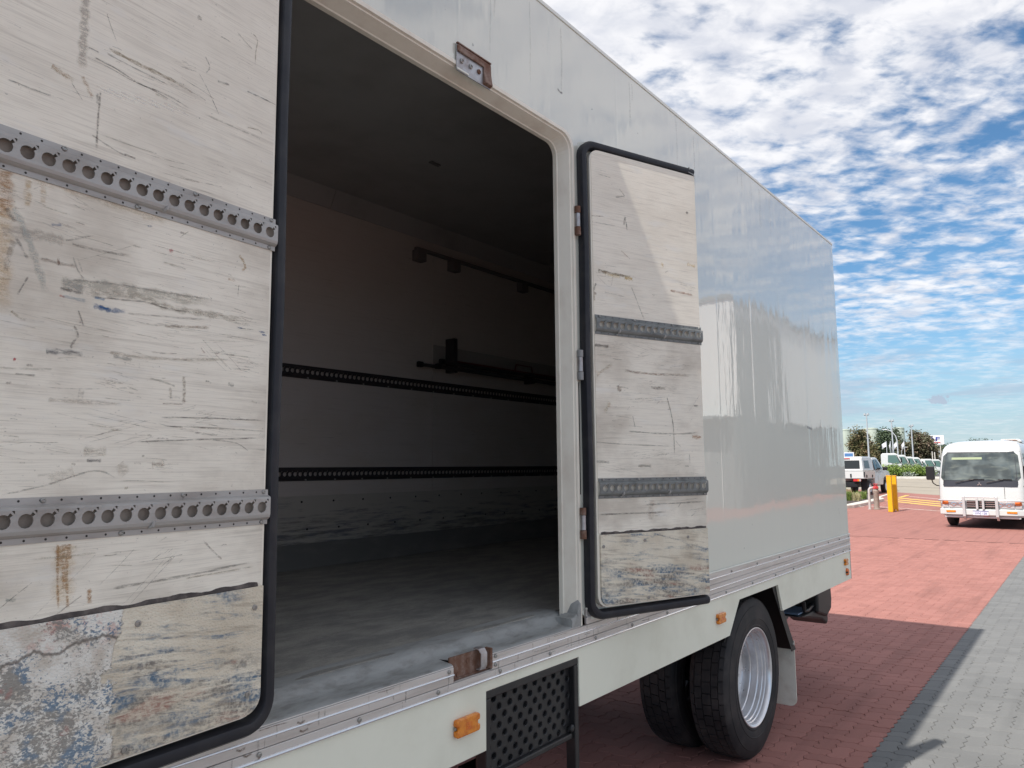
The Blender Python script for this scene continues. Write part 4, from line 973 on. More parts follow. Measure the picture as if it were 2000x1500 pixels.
def plane_marks(name, y, strokes):
    V = []; F = []; UV = []; TC = []
    for si, (pts, w0, colr, al) in enumerate(strokes):
        b = len(V); n = len(pts); yy_ = y - 0.00002*(si % 30)
        for i, p in enumerate(pts):
            a_ = pts[max(i-1, 0)]; c_ = pts[min(i+1, n-1)]; t = Vector((c_[0]-a_[0], c_[1]-a_[1])).normalized(); nn = Vector((-t.y, t.x))*w0/2
            for sg in (1, -1): V.append((p[0]+nn.x*sg, yy_, p[1]+nn.y*sg)); UV.append((i/(n-1), 0.5+0.5*sg)); TC.append((*colr, al))
        for i in range(n-1): F.append((b+2*i, b+2*i+1, b+2*i+3, b+2*i+2))
    me = bpy.data.meshes.new(name); me.from_pydata(V, [], F); uvl = me.uv_layers.new(name='UVMap')
    for lp in me.loops: uvl.data[lp.index].uv = UV[lp.vertex_index]
    ca = me.color_attributes.new('tint', 'FLOAT_COLOR', 'POINT')
    for i, c_ in enumerate(TC): ca.data[i].color = c_
    me.materials.append(MATS['scuff']); o = bpy.data.objects.new(name, me); COL.objects.link(o); o.parent = truck; o.location = [-q for q in truck['base']]; o['kind'] = 'stuff'
rm = random.Random(31); tm_ = []
for x in (0.9, 1.25, 1.60, 1.95, 2.29, 2.62, 2.98, 3.32, 3.7): tm_.append(([(x+rm.uniform(-.004, .004), 1.133), (x, 1.126), (x+rm.uniform(-.003, .003), 1.1175)], rm.uniform(.006, .014), (0.25, 0.15, 0.10), 0.8))
for k_ in range(70):
    x = rm.uniform(0.7, 4.2); z1_ = rm.choice((1.2025, 1.2025, 1.175, 1.148)); l_ = rm.uniform(0.012, 0.05); g_ = rm.uniform(0.18, 0.36)
    if CX0-0.01 < x < CX1+0.01: continue
    tm_.append(([(x, z1_), (x+rm.uniform(-.002, .002), z1_-l_*0.5), (x+rm.uniform(-.003, .003), max(z1_-l_, 1.1175))], rm.uniform(.003, .012), (g_, g_*0.92, g_*0.84), rm.uniform(0.25, 0.6)))
for k_ in range(26):
    x = rm.uniform(0.8, 4.0); z_ = rm.choice((1.20, 1.165, 1.14)); l_ = rm.uniform(0.02, 0.12)
    if CX0-0.13 < x < CX1+0.01: continue
    tm_.append(([(x, z_), (x+l_*0.5, z_+rm.uniform(-.003, .002)), (x+l_, z_+rm.uniform(-.004, .001))], rm.uniform(.002, .005), (0.24, 0.20, 0.18), rm.uniform(0.3, 0.7)))
for x, z_ in ((1.40, 1.18), (1.38, 1.165), (1.37, 1.19), (1.18, 1.17), (1.20, 1.15)): tm_.append(([(x, z_), (x+.012, z_-.006), (x+.03, z_-.002)], .009, (0.17, 0.12, 0.09), 0.85))
plane_marks('trim_grime', 1.8396, tm_)
plane_marks('panel_grime', 1.8492, [([(2.755, 3.66), (2.775, 3.648), (2.80, 3.655)], .014, (0.25, 0.25, 0.25), 0.8), ([(6.35, 2.22), (6.5, 2.205)], .03, (0.35, 0.36, 0.38), 0.8), ([(6.75, 2.30), (6.752, 2.22)], .012, (0.42, 0.43, 0.44), 0.7), ([(2.15, 3.60), (2.153, 3.588)], .008, (0.2, 0.2, 0.2), 0.9), ([(7.18, 1.52), (7.185, 1.46)], .015, (0.80, 0.80, 0.76), 0.8)]
            + [([(x, 3.99), (x+.004, 3.99-l*0.5), (x-.003, 3.99-l)], w_, (0.52, 0.51, 0.47), 0.22) for x, l, w_ in [(rm.uniform(1.0, 7.3), rm.uniform(0.1, 0.42), rm.uniform(.006, .02)) for _ in range(22)]])
dl = leaf((1.29, 1.78), 6, -0.092, -0.97, 1.272, 3.425, 'kick patched', 'rail metal', 0.003, STROKES_LEFT, (2.553, 1.803), 'battered front door leaf folded forward along the body')
dr = leaf((2.95, 1.80), -20.9, -0.004, 0.686, 1.275, 3.422, 'kick board', 'galvanised rail', 0.014, STROKES_RIGHT, (2.566, 1.805), 'narrower rear door leaf swung back')
MB().add([(0.640, -0.006, 3.432), (0.686, -0.004, 3.420), (0.688, 0.034, 3.425), (0.66, 0.034, 3.462), (0.648, -0.006, 3.462)], [(0, 1, 2, 3, 4)]).build('seal_end_cap', 'grey steel', dr)

# hinges
for z, mt in ((3.056, 'rust'), (2.372, 'grey steel'), (1.655, 'rust')):
    h = MB().tube([(2.884, 1.834, z-0.032), (2.884, 1.834, z+0.032)], 0.0125, 14).build('hinge', 'worn steel', truck, smooth=True)
    for a, b in ((-0.072, -0.034), (0.034, 0.066)):
        MB().tube([(2.884, 1.834, z+a), (2.884, 1.834, z+b)], 0.0145, 14).build('hinge_knuckle', mt, h, loc=(0, 0, 0), smooth=True)
    MB().box(2.886, 2.915, 1.842, 1.8485, z-0.06, z+0.055).build('hinge_leaf', 'door skin', h, loc=(0, 0, 0), bevel=0.002)
MB().box(2.8815, 2.8895, 1.8455, 1.8492, 1.78, 2.29).build('seam_gap', 'dark hole', truck)

# ---- things fixed inside
for z in (2.572, 1.872):
    o = rail(truck, X0+0.3, X1-0.3, z, 'dark rail', False, truck['base'], (), (), 4.268 if z > 2 else 4.268)
for i in range(22):
    for z in (2.532, 1.832): share('screw', MB().lathe([(0, 0.006), (-0.004, 0.0001)], 6).mesh('screw', 'screw metal') if (i == 0 and z > 2) else bpy.data.meshes[tscr.name], truck, (2.95+i*0.25-3.0, 4.265-3.1, z))
MB().box(4.19, 7.0, 4.20, 4.235, 3.665, 3.692).build('hanging_rail', 'inner rail', truck, bevel=0.004)
for x in (4.20, 4.62, 5.6, 6.6): MB().box(x, x+0.10, 4.20, 4.269, 3.585, 3.675).build('rail_bracket', 'inner rail', truck, bevel=0.004)
for x in (4.60, 5.7, 6.7): MB().box(x, x+0.045, 4.17, 4.2695, 2.70, 2.99 if x < 5 else 2.80).build('shelf_bracket', 'dark rail', truck, bevel=0.003)
mat('clear sheet', (0.30, 0.31, 0.31), 0.2, fn=lambda t: {'Alpha': 0.18})
MB().box(4.45, 6.9, 4.262, 4.268, 2.745, 2.925).build('shelf_back_sheet', 'clear sheet', truck)
LB = []
for i, (x, y, z, L, lab) in enumerate(((4.24, 4.215, 2.735, 2.5, 'long dark load bar jutting out furthest on the inner wall bracket'), (4.46, 4.18, 2.775, 2.4, 'short dark load bar above the longer bars on the inner wall bracket'), (4.40, 4.165, 2.73, 2.5, 'dark load bar in front of the others on the inner wall bracket'))):
    b = thing('load_bar', lab, 'load bar', (x, y, z), 0, 'load bars on the inner wall bracket')
    MB().tube([(0, 0, 0), (L, 0, 0)], 0.015, 10).build('tube', 'dark rail', b, smooth=True)
    MB().box(-0.02, 0.03, -0.017, 0.017, -0.022, 0.022).build('end_foot', 'black plastic', b, bevel=0.004)
    MB().box(L-0.03, L+0.02, -0.017, 0.017, -0.022, 0.022).build('end_foot', 'black plastic', b, bevel=0.004)
    LB.append(b)
mat('dark red', (0.16, 0.03, 0.03), 0.5)
b = thing('load_bar', 'red load bar with a loop handle lying behind the dark bars', 'load bar', (4.72, 4.235, 2.80), 0, 'load bars on the inner wall bracket')
MB().tube([(0, 0, 0), (1.9, 0, 0)], 0.016, 10).build('tube', 'dark red', b, smooth=True)
MB().tube([(0.80, 0, 0.012), (0.82, 0, 0.07), (1.06, 0, 0.07), (1.08, 0, 0.012)], 0.006, 8).build('handle', 'dark red', b, smooth=True)
MB().box(3.42, 3.51, 3.30, 3.33, 3.908, 3.9195).build('ceiling_lamp', 'inner rail', truck, bevel=0.004)

# ---- folding step in the skirt
st = MB()
st.box(2.220, 2.848, 1.851, 1.868, 1.046, 1.0765); st.box(2.220, 2.246, 1.851, 1.90, 0.30, 1.0455); st.box(2.817, 2.848, 1.851, 1.90, 0.30, 1.0455)
step = st.build('step_frame', 'black paint', truck, bevel=0.004)
# pressed plate with dimples
pl = MB(); px0, px1, pz0, pz1 = 2.247, 2.815, 0.768, 1.045; yb = 1.878
cw = 0.033; ch = 0.031
nx_ = int((px1-px0)/cw); nz_ = int((pz1-pz0)/ch)
cw = (px1-px0)/nx_; ch = (pz1-pz0)/nz_
for i in range(nx_):
    for j in range(nz_):
        cx = px0+(i+0.5)*cw; cz = pz0+(j+0.5)*ch
        if (i+j) % 2:
            pl.add([(cx-cw/2, yb, cz-ch/2), (cx+cw/2, yb, cz-ch/2), (cx+cw/2, yb, cz+ch/2), (cx-cw/2, yb, cz+ch/2)], [(0, 1, 2, 3)]); continue
        b = len(pl.v); n = 16
        sq = []
        for k_ in range(n):
            c, s = math.cos(2*math.pi*k_/n+math.pi/4), math.sin(2*math.pi*k_/n+math.pi/4); m_ = max(abs(c), abs(s)); sq.append((cx+cw/2*c/m_, cz+ch/2*s/m_))
        rg = [[(x, yb, z) for x, z in sq]]
        for r_, yy in ((0.0148, yb), (0.0142, yb-0.0025), (0.0118, yb-0.001), (0.0098, yb+0.010), (0.0095, yb+0.03)):
            rg.append([(cx+r_*math.cos(2*math.pi*k_/n+math.pi/4)*(1 if (yy < yb+0.005 or k_ % 2) else 0.82), yy, cz+r_*math.sin(2*math.pi*k_/n+math.pi/4)*(1 if (yy < yb+0.005 or k_ % 2) else 0.82)) for k_ in range(n)])
        pl.loft(rg, caps=False)
pl.build('tread_plate', 'black paint', truck)
MB().box(2.247, 2.815, 1.862, 2.02, 0.742, 0.767).build('step_tread', 'black paint', truck, bevel=0.006)
MB().box(2.247, 2.816, 1.92, 1.926, 0.74, 1.05).build('step_back', 'black plastic', truck)
for z in (0.55, 0.33): MB().box(2.247, 2.815, 1.90, 2.06, z-0.03, z).build('step_tread', 'black paint', truck, bevel=0.006)
MB().prism([(2.30, 0.74), (2.36, 0.74), (2.56, 0.55), (2.50, 0.55)], 1.97, 1.985).build('step_brace', 'black paint', truck)
MB().box(2.247, 2.815, 2.06, 2.07, 0.33, 0.56).build('step_riser', 'black paint', truck)
for x, z in ((2.80, 0.79), (2.79, 0.55)): MB().lathe([(0, 0.016), (-0.008, 0.016), (-0.012, 0.009), (-0.012, 0.0001)], 6, c=(x, 1.862, z)).build('step_bolt', 'black paint', truck)

# ---- dual rear wheels
def wheel(cx, y_out, side, R0=0.516, wdt=0.262, dish=True, nm='wheel', rim_depth=0.205):
    """side=1: outer face towards -y"""
    c = (cx, y_out, 0.503); S = lambda a: a*side
    grp = truck
    prof = [(0.012, 0.300), (0.004, 0.318), (0.002, 0.326), (-0.0015, 0.328), (-0.002, 0.333), (0.0, 0.336), (-0.004, 0.350), (-0.006, 0.372), (-0.0085, 0.374), (-0.0085, 0.379), (-0.0065, 0.381), (-0.007, 0.405), (-0.004, 0.432), (-0.001, 0.452), (-0.0005, 0.456), (0.003, 0.458), (0.011, 0.488), (0.022, 0.503)]
    prof2 = [(wdt-a, r_) for a, r_ in reversed(prof)]
    ty = MB().lathe([(S(a), r_) for a, r_ in prof + [(0.034, 0.504), (wdt-0.034, 0.504)] + prof2], 72, c=c)
    tyre = ty.build('wheel', 'tyre rubber', grp, smooth=True)
    # tread blocks: five ribs of staggered blocks
    tb = MB(); nb = 46
    ribs = ((0.022, 0.050, 0.0), (0.055, 0.098, 0.5), (0.103, wdt-0.103, 0.2), (wdt-0.098, wdt-0.055, 0.7), (wdt-0.050, wdt-0.022, 0.35))
    for a0, a1, ph in ribs:
        edge = a0 < 0.03 or a1 > wdt-0.03
        for k_ in range(nb):
            t0 = 2*math.pi*(k_+ph)/nb; t1 = t0 + 2*math.pi/nb*(0.90 if not edge else 0.86)
            sh = 0.006 if not edge else 0.0
            ra, rb = (0.505, R0)
            a0b, a1b = a0, a1
            if edge and a0 < 0.03: rr0, rr1 = 0.508, R0
            elif edge: rr0, rr1 = R0, 0.508
            else: rr0 = rr1 = R0
            pv_ = []
            for t_ in (t0, t1):
                for a_, rr_ in ((a0b, rr0), (a1b, rr1)):
                    tt = t_ + (sh if a_ == a1b else -sh)
                    pv_.append((c[0]+rr_*math.cos(tt), c[1]+S(a_), c[2]+rr_*math.sin(tt)))
                    pv_.append((c[0]+ra*math.cos(tt), c[1]+S(a_), c[2]+ra*math.sin(tt)))
            tb.add(pv_, [(0, 2, 6, 4), (0, 4, 5, 1), (2, 3, 7, 6), (0, 1, 3, 2), (4, 6, 7, 5)])
    t_o = tb.build('tread', 'tyre rubber', tyre, loc=(0, 0, 0)); t_o['kind'] = 'stuff'
    lip = 0.298
    rim = MB().lathe([(S(a), r_) for a, r_ in ((0.016, lip), (0.006, 0.316), (0.000, 0.317), (-0.001, 0.312), (0.004, 0.303), (0.010, 0.299), (0.028, 0.297), (0.036, 0.2965), (0.040, 0.2905), (0.056, 0.2895), (0.060, 0.283), (0.085, 0.2815), (0.090, 0.274), (0.135, 0.2725), (0.140, 0.268), (rim_depth, 0.266))], 72, c=c)
    rim.lathe([(S(a), r_) for a, r_ in ((rim_depth-0.004, 0.2665), (rim_depth-0.022, 0.245), (rim_depth-0.018, 0.222), (rim_depth+0.0, 0.20), (rim_depth+0.0, 0.12), (rim_depth-0.02, 0.115), (rim_depth-0.02, 0.0001))], 72, c=c)
    rim_o = rim.build('rim', 'rim silver', tyre, loc=(0, 0, 0), smooth=True)
    hh = MB()
    for k_ in range(10):
        a_ = 2*math.pi*k_/10; hx, hz = c[0]+0.178*math.cos(a_), c[2]+0.178*math.sin(a_)
        hh.lathe([(S(rim_depth-0.0012), 0.020), (S(rim_depth-0.0014), 0.0001)], 14, c=(hx, c[1], hz))
    h_o = hh.build('hand_hole', 'dark hole', tyre, loc=(0, 0, 0)); h_o['kind'] = 'stuff'
    nut = MB()
    for k_ in range(10):
        a_ = 2*math.pi*(k_+0.5)/10; nut.lathe([(S(rim_depth), 0.016), (S(rim_depth-0.03), 0.015), (S(rim_depth-0.03), 0.0001)], 6, c=(c[0]+0.145*math.cos(a_), c[1], c[2]+0.145*math.sin(a_)))
    n_o = nut.build('wheel_nut', 'screw metal', tyre, loc=(0, 0, 0)); n_o['kind'] = 'stuff'
    return tyre
WX = 5.085
wheel(WX, 1.895, 1); wheel(WX, 2.515, -1, rim_depth=0.03)
wheel(WX, 4.27, -1); wheel(WX, 3.65, 1, rim_depth=0.03)
# guard over the wheels, flaps
def bent(pts, t=0.006):
    up_ = pts; dn = [(x, z-t) for x, z in reversed(pts)]
    return up_ + dn
g = MB().prism([(4.52, 0.83), (4.728, 1.066), (5.470, 1.066), (5.855, 0.535), (5.848, 0.535), (5.464, 1.058), (4.735, 1.058), (4.527, 0.83)], 1.872, 2.56)
g.build('mudguard', 'black plastic', truck, bevel=0.001)
MB().prism([(5.470, 1.057), (5.855, 0.54), (5.765, 0.54), (5.40, 1.057)], 1.8685, 1.8735).build('mudguard_flange', 'black plastic', truck)
MB().lathe([(0, 0.014), (-0.006, 0.013), (-0.009, 0.006), (-0.009, 0.0001)], 10, c=(5.80, 1.8685, 0.585)).build('guard_bolt', 'screw metal', truck)
MB().prism_y(rrect(1.878, 2.53, 0.125, 0.60, 0.05, 5, (1, 1, 0, 0)), 5.850, 5.858).build('mud_flap', 'mud flap', truck)
# ---- chassis, tanks, tail lift
MB().box(X0, X1-0.25, 2.70, 2.78, 0.80, 1.12).build('chassis_rail', 'black paint', truck)
MB().box(X0, X1-0.25, 3.42, 3.50, 0.80, 1.12).build('chassis_rail', 'black paint', truck)
MB().tube([(WX, 2.1, 0.495), (WX, 4.1, 0.495)], 0.09, 14).build('axle', 'black paint', truck, smooth=True)
MB().tube([(3.72, 2.35, 0.80), (4.22, 2.35, 0.80)], 0.165, 20).build('air_tank', 'black paint', truck, smooth=True)
tl = MB().prism([(6.6, 0.40), (7.2, 0.58), (7.2, 0.66), (6.55, 0.56)], 2.30, 2.36).build('lift_arm', 'grey steel', truck, bevel=0.004)
MB().box(6.66, 6.74, 2.27, 2.305, 0.43, 0.53).build('warning_label', 'yellow label', tl, loc=(0, 0, 0))
MB().box(6.55, 6.62, 2.29, 2.34, 0.42, 0.82).build('lift_mount', 'grey steel', truck)
MB().box(6.75, 7.22, 2.12, 2.42, 0.62, 0.632).build('lift_plate', 'blue steel', truck)
MB().prism([(6.68, 0.615), (7.3, 0.50), (7.46, 0.43), (7.50, 0.46), (7.50, 0.615)], 2.08, 2.40).build('under_guard', 'black plastic', truck, bevel=0.02)
bp = [(7.10, 0.59), (7.38, 0.52), (7.52, 0.57), (7.545, 0.66), (7.53, 0.80), (7.46, 0.866), (7.10, 0.866)]
MB().prism(bp, 2.05, 4.1).build('rear_bumper', 'black plastic', truck, bevel=0.02)
MB().tube([(6.85, 2.1, 0.72), (6.86, 2.1, 0.64), (6.95, 2.1, 0.635), (7.12, 2.1, 0.66)], 0.018, 8).build('lift_link', 'black paint', truck, smooth=True)
MB().box(7.50, 7.575, 1.875, 4.33, 1.30, 3.27).build('lift_platform', 'galvanised rail', truck, bevel=0.008)
MB().box(7.47, 7.50, 2.3, 2.4, 0.9, 1.4).build('platform_hinge', 'grey steel', truck)
MB().box(7.47, 7.50, 3.8, 3.9, 0.9, 1.4).build('platform_hinge', 'grey steel', truck)
# ------------------------------------------------------------------ the bus
mat('bus white', (0.62, 0.63, 0.615), 0.22, coat=0.4)
mat('bus black', (0.05, 0.05, 0.058), 0.25)
def glass_fn(t):
    o = t.obj(); x, y, z = t.xyz(o)
    n = t.noise(t.mapv(o, (2.0, 1, 2.2)), 1.3, 2.0, 0.5, 0.2); n2 = t.noise(t.mapv(o, (1.5, 1, 6.5), (4, 0, 2)), 1.5, 3.0, 0.55, 0.4)
    col = t.mix(t.sm(n, 0.38, 0.66), (0.05, 0.062, 0.062), (0.13, 0.155, 0.15))
    col = t.mix(t.m('MULTIPLY', t.sm(n2, 0.50, 0.72), 0.5), col, (0.20, 0.225, 0.19))
    return {'Base Color': col}
mat('bus glass', rough=0.03, fn=glass_fn, coat=0.6)
mat('dark glass', (0.02, 0.025, 0.028), 0.04)
mat('green glass', (0.10, 0.17, 0.15), 0.05)
mat('visor band', (0.36, 0.42, 0.26), 0.15)
mat('chrome', (0.75, 0.75, 0.76), 0.10, 1.0)
mat('lamp glass', (0.62, 0.63, 0.64), 0.08, 0.4)
mat('plate white', (0.72, 0.73, 0.80), 0.4)
mat('plate blue', (0.05, 0.06, 0.24), 0.4)
mat('red plastic', (0.55, 0.03, 0.035), 0.25)
mat('bull bar', (0.60, 0.585, 0.58), 0.35, 0.3)
BX = (26.4, 2.77)
bus = thing('minibus', 'white minibus facing the camera with bull bar and large black mirrors', 'minibus', (*BX, 0), R(-95)); bus.scale = (1.06, 1, 1)
LV = [(0.36, 0.03, 1.00), (0.60, 0.0, 1.05), (0.95, 0.0, 1.065), (1.23, 0.02, 1.065), (1.42, 0.045, 1.06), (1.85, 0.16, 1.03), (2.27, 0.29, 0.985), (2.38, 0.36, 0.965), (2.47, 0.45, 0.925), (2.55, 0.60, 0.85), (2.61, 0.82, 0.70), (2.645, 1.1, 0.50), (2.655, 1.5, 0.25)]
def lv(z):
    for a, b in zip(LV, LV[1:]):
        if a[0] <= z <= b[0]:
            f = (z-a[0])/(b[0]-a[0]); return (a[1]+(b[1]-a[1])*f, a[2]+(b[2]-a[2])*f)
    return LV[-1][1:]
def plan(z, yb=6.6, rc=0.20, n=6):
    yf, hw = lv(z); r = min(rc, hw*0.8)
    pts = []
    for k in range(n+1):
        a = R(180+90*k/n); pts.append((-hw+r+r*math.cos(a), yf+r+r*math.sin(a)*1.0, z))
    # slight crown in the front
    for k in range(1, 6):
        x = -hw+r + (2*hw-2*r)*k/6; pts.append((x, yf-0.03*(1-(x/hw)**2), z))
    for k in range(n+1):
        a = R(270+90*k/n); pts.append((hw-r+r*math.cos(a), yf+r+r*math.sin(a), z))
    pts += [(hw, yb-0.1, z), (hw-0.1, yb, z), (-hw+0.1, yb, z), (-hw, yb-0.1, z)]
    return pts
MB().loft([plan(a[0]) for a in LV]).build('body', 'bus white', bus, smooth=True)
def front_patch(z0, z1, marg, name, m, off, nz=6, xlo=-1, xhi=1, rc=0.07):
    rows = []
    for j in range(nz+1):
        z = z0+(z1-z0)*j/nz; yf, hw = lv(z); row = []
        e = min(j, nz-j)/nz*(z1-z0); cut = rc - math.sqrt(max(0, rc**2-(rc-min(e, rc))**2)) if e < rc else 0
        for i in range(15):
            f = xlo + (xhi-xlo)*i/14; x = f*(hw-marg-cut)
            r = 0.20; d = 0.0
            if abs(x) > hw-r: d = r-math.sqrt(max(0, r*r-(abs(x)-(hw-r))**2))
            row.append((x, yf + d - 0.03*(1-(x/hw)**2)*(1 if abs(x) < hw-r else 0.4) - off, z))
        rows.append(row)
    return MB().loft(rows, caps=False, closed=False).build(name, m, bus, smooth=True)
front_patch(1.235, 2.285, 0.012, 'windscreen_surround', 'bus black', 0.007, 14, rc=0.02)
ws = front_patch(1.43, 2.25, 0.075, 'windscreen', 'bus glass', 0.014, 10)
front_patch(2.055, 2.12, 0.30, 'sun_visor', 'visor band', 0.018, 2, -0.98, 0.10, 0.0)
# side windows
for s in (-1, 1):
    for y0, y1 in ((0.42, 1.10), (1.18, 2.3), (2.36, 3.5), (3.56, 4.7), (4.76, 5.9)):
        mb = MB(); mb.loft([[(s*(lv(1.36)[1]+0.006), y0, 1.36), (s*(lv(1.36)[1]+0.006), y1, 1.36)], [(s*(lv(2.22)[1]+0.006), y0+(0.12 if y0 < 0.5 else 0), 2.22), (s*(lv(2.22)[1]+0.006), y1, 2.22)]], caps=False, closed=False)
        mb.build('side_window', 'dark glass', bus)
# panel seam of the front right, emblem
MB().box(0.585, 0.592, -0.026, -0.015, 0.86, 1.235).build('panel_gap', 'dark hole', bus)
em = MB()
for k in range(3):
    a = R(90+120*k); u_ = Vector((math.cos(a), math.sin(a))); v_ = Vector((-u_.y, u_.x)); c_ = u_*0.033
    q = [c_-u_*0.033, c_+v_*0.019, c_+u_*0.033, c_-v_*0.019]
    em.loft([[(p.x, -0.030, 1.315+p.y) for p in q], [(p.x, -0.022, 1.315+p.y) for p in q]])
em.build('emblem', 'chrome', bus)
# wipers
for x0_, x1_ in ((-0.60, 0.12), (0.17, 0.78)):
    MB().tube([(x0_, -0.035, 1.36), (x0_+0.22, -0.03, 1.42), ((x0_+x1_)/2+0.1, -0.015, 1.455)], 0.012, 6).build('wiper_arm', 'black plastic', bus)
    MB().box((x0_+x1_)/2-0.02, x1_, -0.015, 0.003, 1.452, 1.470).build('wiper_blade', 'black plastic', bus)
# lower front: lamps, grille, bumper, bull bar
for s in (-1, 1):
    a, b = sorted((s*0.36, s*0.80))
    hl = MB().prism(rrect(a+0.0, b, 0.62, 0.80, 0.025, 3), -0.045, 0.02).build('headlight', 'lamp glass', bus, bevel=0.008)
    for x in (s*0.47, s*0.67): MB().lathe([(-0.048, 0.070), (-0.052, 0.062), (-0.046, 0.03), (-0.046, 0.0001)], 20, c=(x, 0, 0.71)).build('lamp_bowl', 'chrome', hl, loc=(0, 0, 0), smooth=True)
    a, b = sorted((s*0.81, s*0.965)); MB().prism(rrect(a, b, 0.70, 0.80, 0.012, 2), -0.03, 0.06).build('indicator', 'orange lens', bus, bevel=0.006)
    MB().prism(rrect(a, b, 0.62, 0.695, 0.012, 2), -0.03, 0.06).build('side_lamp', 'lamp glass', bus, bevel=0.006)
    a, b = sorted((s*0.62, s*0.86)); MB().prism(rrect(a, b, 0.475, 0.53, 0.01, 2), -0.112, -0.09).build('bumper_lamp', 'amber lens', bus, bevel=0.004)
    # mirrors
    MB().prism(rrect(s*1.19-0.11, s*1.19+0.11, 1.44, 1.86, 0.04, 4), -0.22, -0.12).build('mirror', 'black plastic', bus, bevel=0.02)
    MB().tube([(s*1.17, -0.14, 1.45), (s*1.15, -0.10, 1.34), (s*1.08, -0.02, 1.27), (s*1.04, 0.06, 1.26)], 0.016, 8).build('mirror_arm', 'black plastic', bus, smooth=True)
MB().prism(rrect(1.37, 1.56, 1.92, 2.18, 0.03, 4), 0.20, 0.27).build('mirror', 'black plastic', bus, bevel=0.02)
MB().tube([(1.40, 0.26, 2.06), (1.02, 0.50, 2.08)], 0.014, 6).build('mirror_arm', 'black plastic', bus)
MB().box(-0.345, 0.345, -0.032, -0.016, 0.585, 0.83).build('grille_opening', 'dark hole', bus)
for z in (0.66, 0.725, 0.79): MB().box(-0.345, 0.345, -0.044, -0.033, z-0.010, z+0.010).build('grille_bar', 'chrome', bus, bevel=0.003)
bm_ = MB(); bm_.loft([[(x, y-0.09, z) for x, y, z in [( -1.06, 0.32, zz), (-1.04, 0.10, zz), (-0.86, 0.0, zz), (0, -0.025, zz), (0.86, 0.0, zz), (1.04, 0.10, zz), (1.06, 0.32, zz), (1.0, 0.32, zz), (-1.0, 0.32, zz)]] for zz in (0.40, 0.575)])
bm_.build('bumper', 'bus white', bus, bevel=0.02)
MB().box(-0.92, 0.92, -0.02, 0.10, 0.31, 0.375).build('valance', 'bull bar', bus, bevel=0.012)
for x in (-0.40, 0.40):
    MB().box(x-0.035, x+0.035, -0.165, -0.118, 0.36, 0.955).build('bull_bar_upright', 'bull bar', bus, bevel=0.008)
    MB().prism_y([(-0.16, 0.365), (-0.12, 0.365), (0.02, 0.25), (-0.02, 0.25)], x-0.03, x+0.03).build('bull_bar_foot', 'bull bar', bus)
MB().box(-0.357, 0.357, -0.16, -0.125, 0.91, 0.955).build('bull_bar_rail', 'bull bar', bus, bevel=0.01)
for x in (-0.075, 0.075): MB().box(x-0.028, x+0.028, -0.15, -0.112, 0.58, 0.905).build('bull_bar_post', 'bull bar', bus, bevel=0.006)
for s in (-1, 1): MB().tube([(s*0.445, -0.14, 0.835), (s*0.90, -0.12, 0.835), (s*1.04, -0.02, 0.82), (s*1.075, 0.12, 0.80)], 0.028, 8).build('bull_bar_rail', 'bull bar', bus, smooth=True)
np_ = MB().prism(rrect(-0.19, 0.19, 0.405, 0.535, 0.008, 2), -0.135, -0.126).build('number_plate', 'plate white', bus)
MB().box(-0.19, 0.19, -0.1362, -0.1352, 0.514, 0.534).build('plate_band', 'plate blue', np_, loc=(0, 0, 0))
text_mesh('1IWJ 128', 0.088, 0.0008, 'plate blue', np_, (0, -0.1362, 0.455), (R(90), 0, 0), 'plate_number', 0.001, 0.88)
MB().box(0.06, 0.19, -0.11, -0.09, 0.375, 0.40).build('red_marker', 'red plastic', bus)
# roof hatch, wheels
MB().prism([(0.30, 2.60), (0.36, 2.685), (0.82, 2.675), (0.88, 2.58)], 1.5, 2.2).build('roof_hatch', 'bus white', bus, bevel=0.03)
MB().prism([(0.40, 2.64), (0.44, 2.668), (0.74, 2.66), (0.78, 2.62)], 1.49, 1.499).build('hatch_opening', 'rust', bus)
def small_wheel(parent, c, side, r=0.38, wd=0.22, axis='x', rimm='rim silver'):
    pr = [(0.0, r*0.60), (-0.008, r*0.72), (-0.004, r*0.88), (0.02, r*0.98), (0.04, r), (wd-0.04, r), (wd-0.02, r*0.98), (wd, r*0.7), (wd, r*0.3)]
    t = MB().lathe([(a*side, q) for a, q in pr], 32, axis, c).build('wheel', 'tyre rubber', parent, smooth=True)
    MB().lathe([(a*side, q) for a, q in ((0.004, r*0.60), (0.0, r*0.57), (0.03, r*0.54), (0.04, r*0.40), (0.015, r*0.28), (0.01, r*0.14), (0.0, r*0.12), (0.0, 0.0001))], 28, axis, c).build('rim', rimm, t, loc=(0, 0, 0), smooth=True)
    return t
for y in (1.10, 5.0):
    small_wheel(bus, (1.05, y, 0.40), -1, 0.40, 0.22); small_wheel(bus, (-1.05, y, 0.40), 1, 0.40, 0.22)
MB().box(-0.8, 0.8, 0.3, 6.3, 0.28, 0.40).build('underbody', 'black paint', bus)

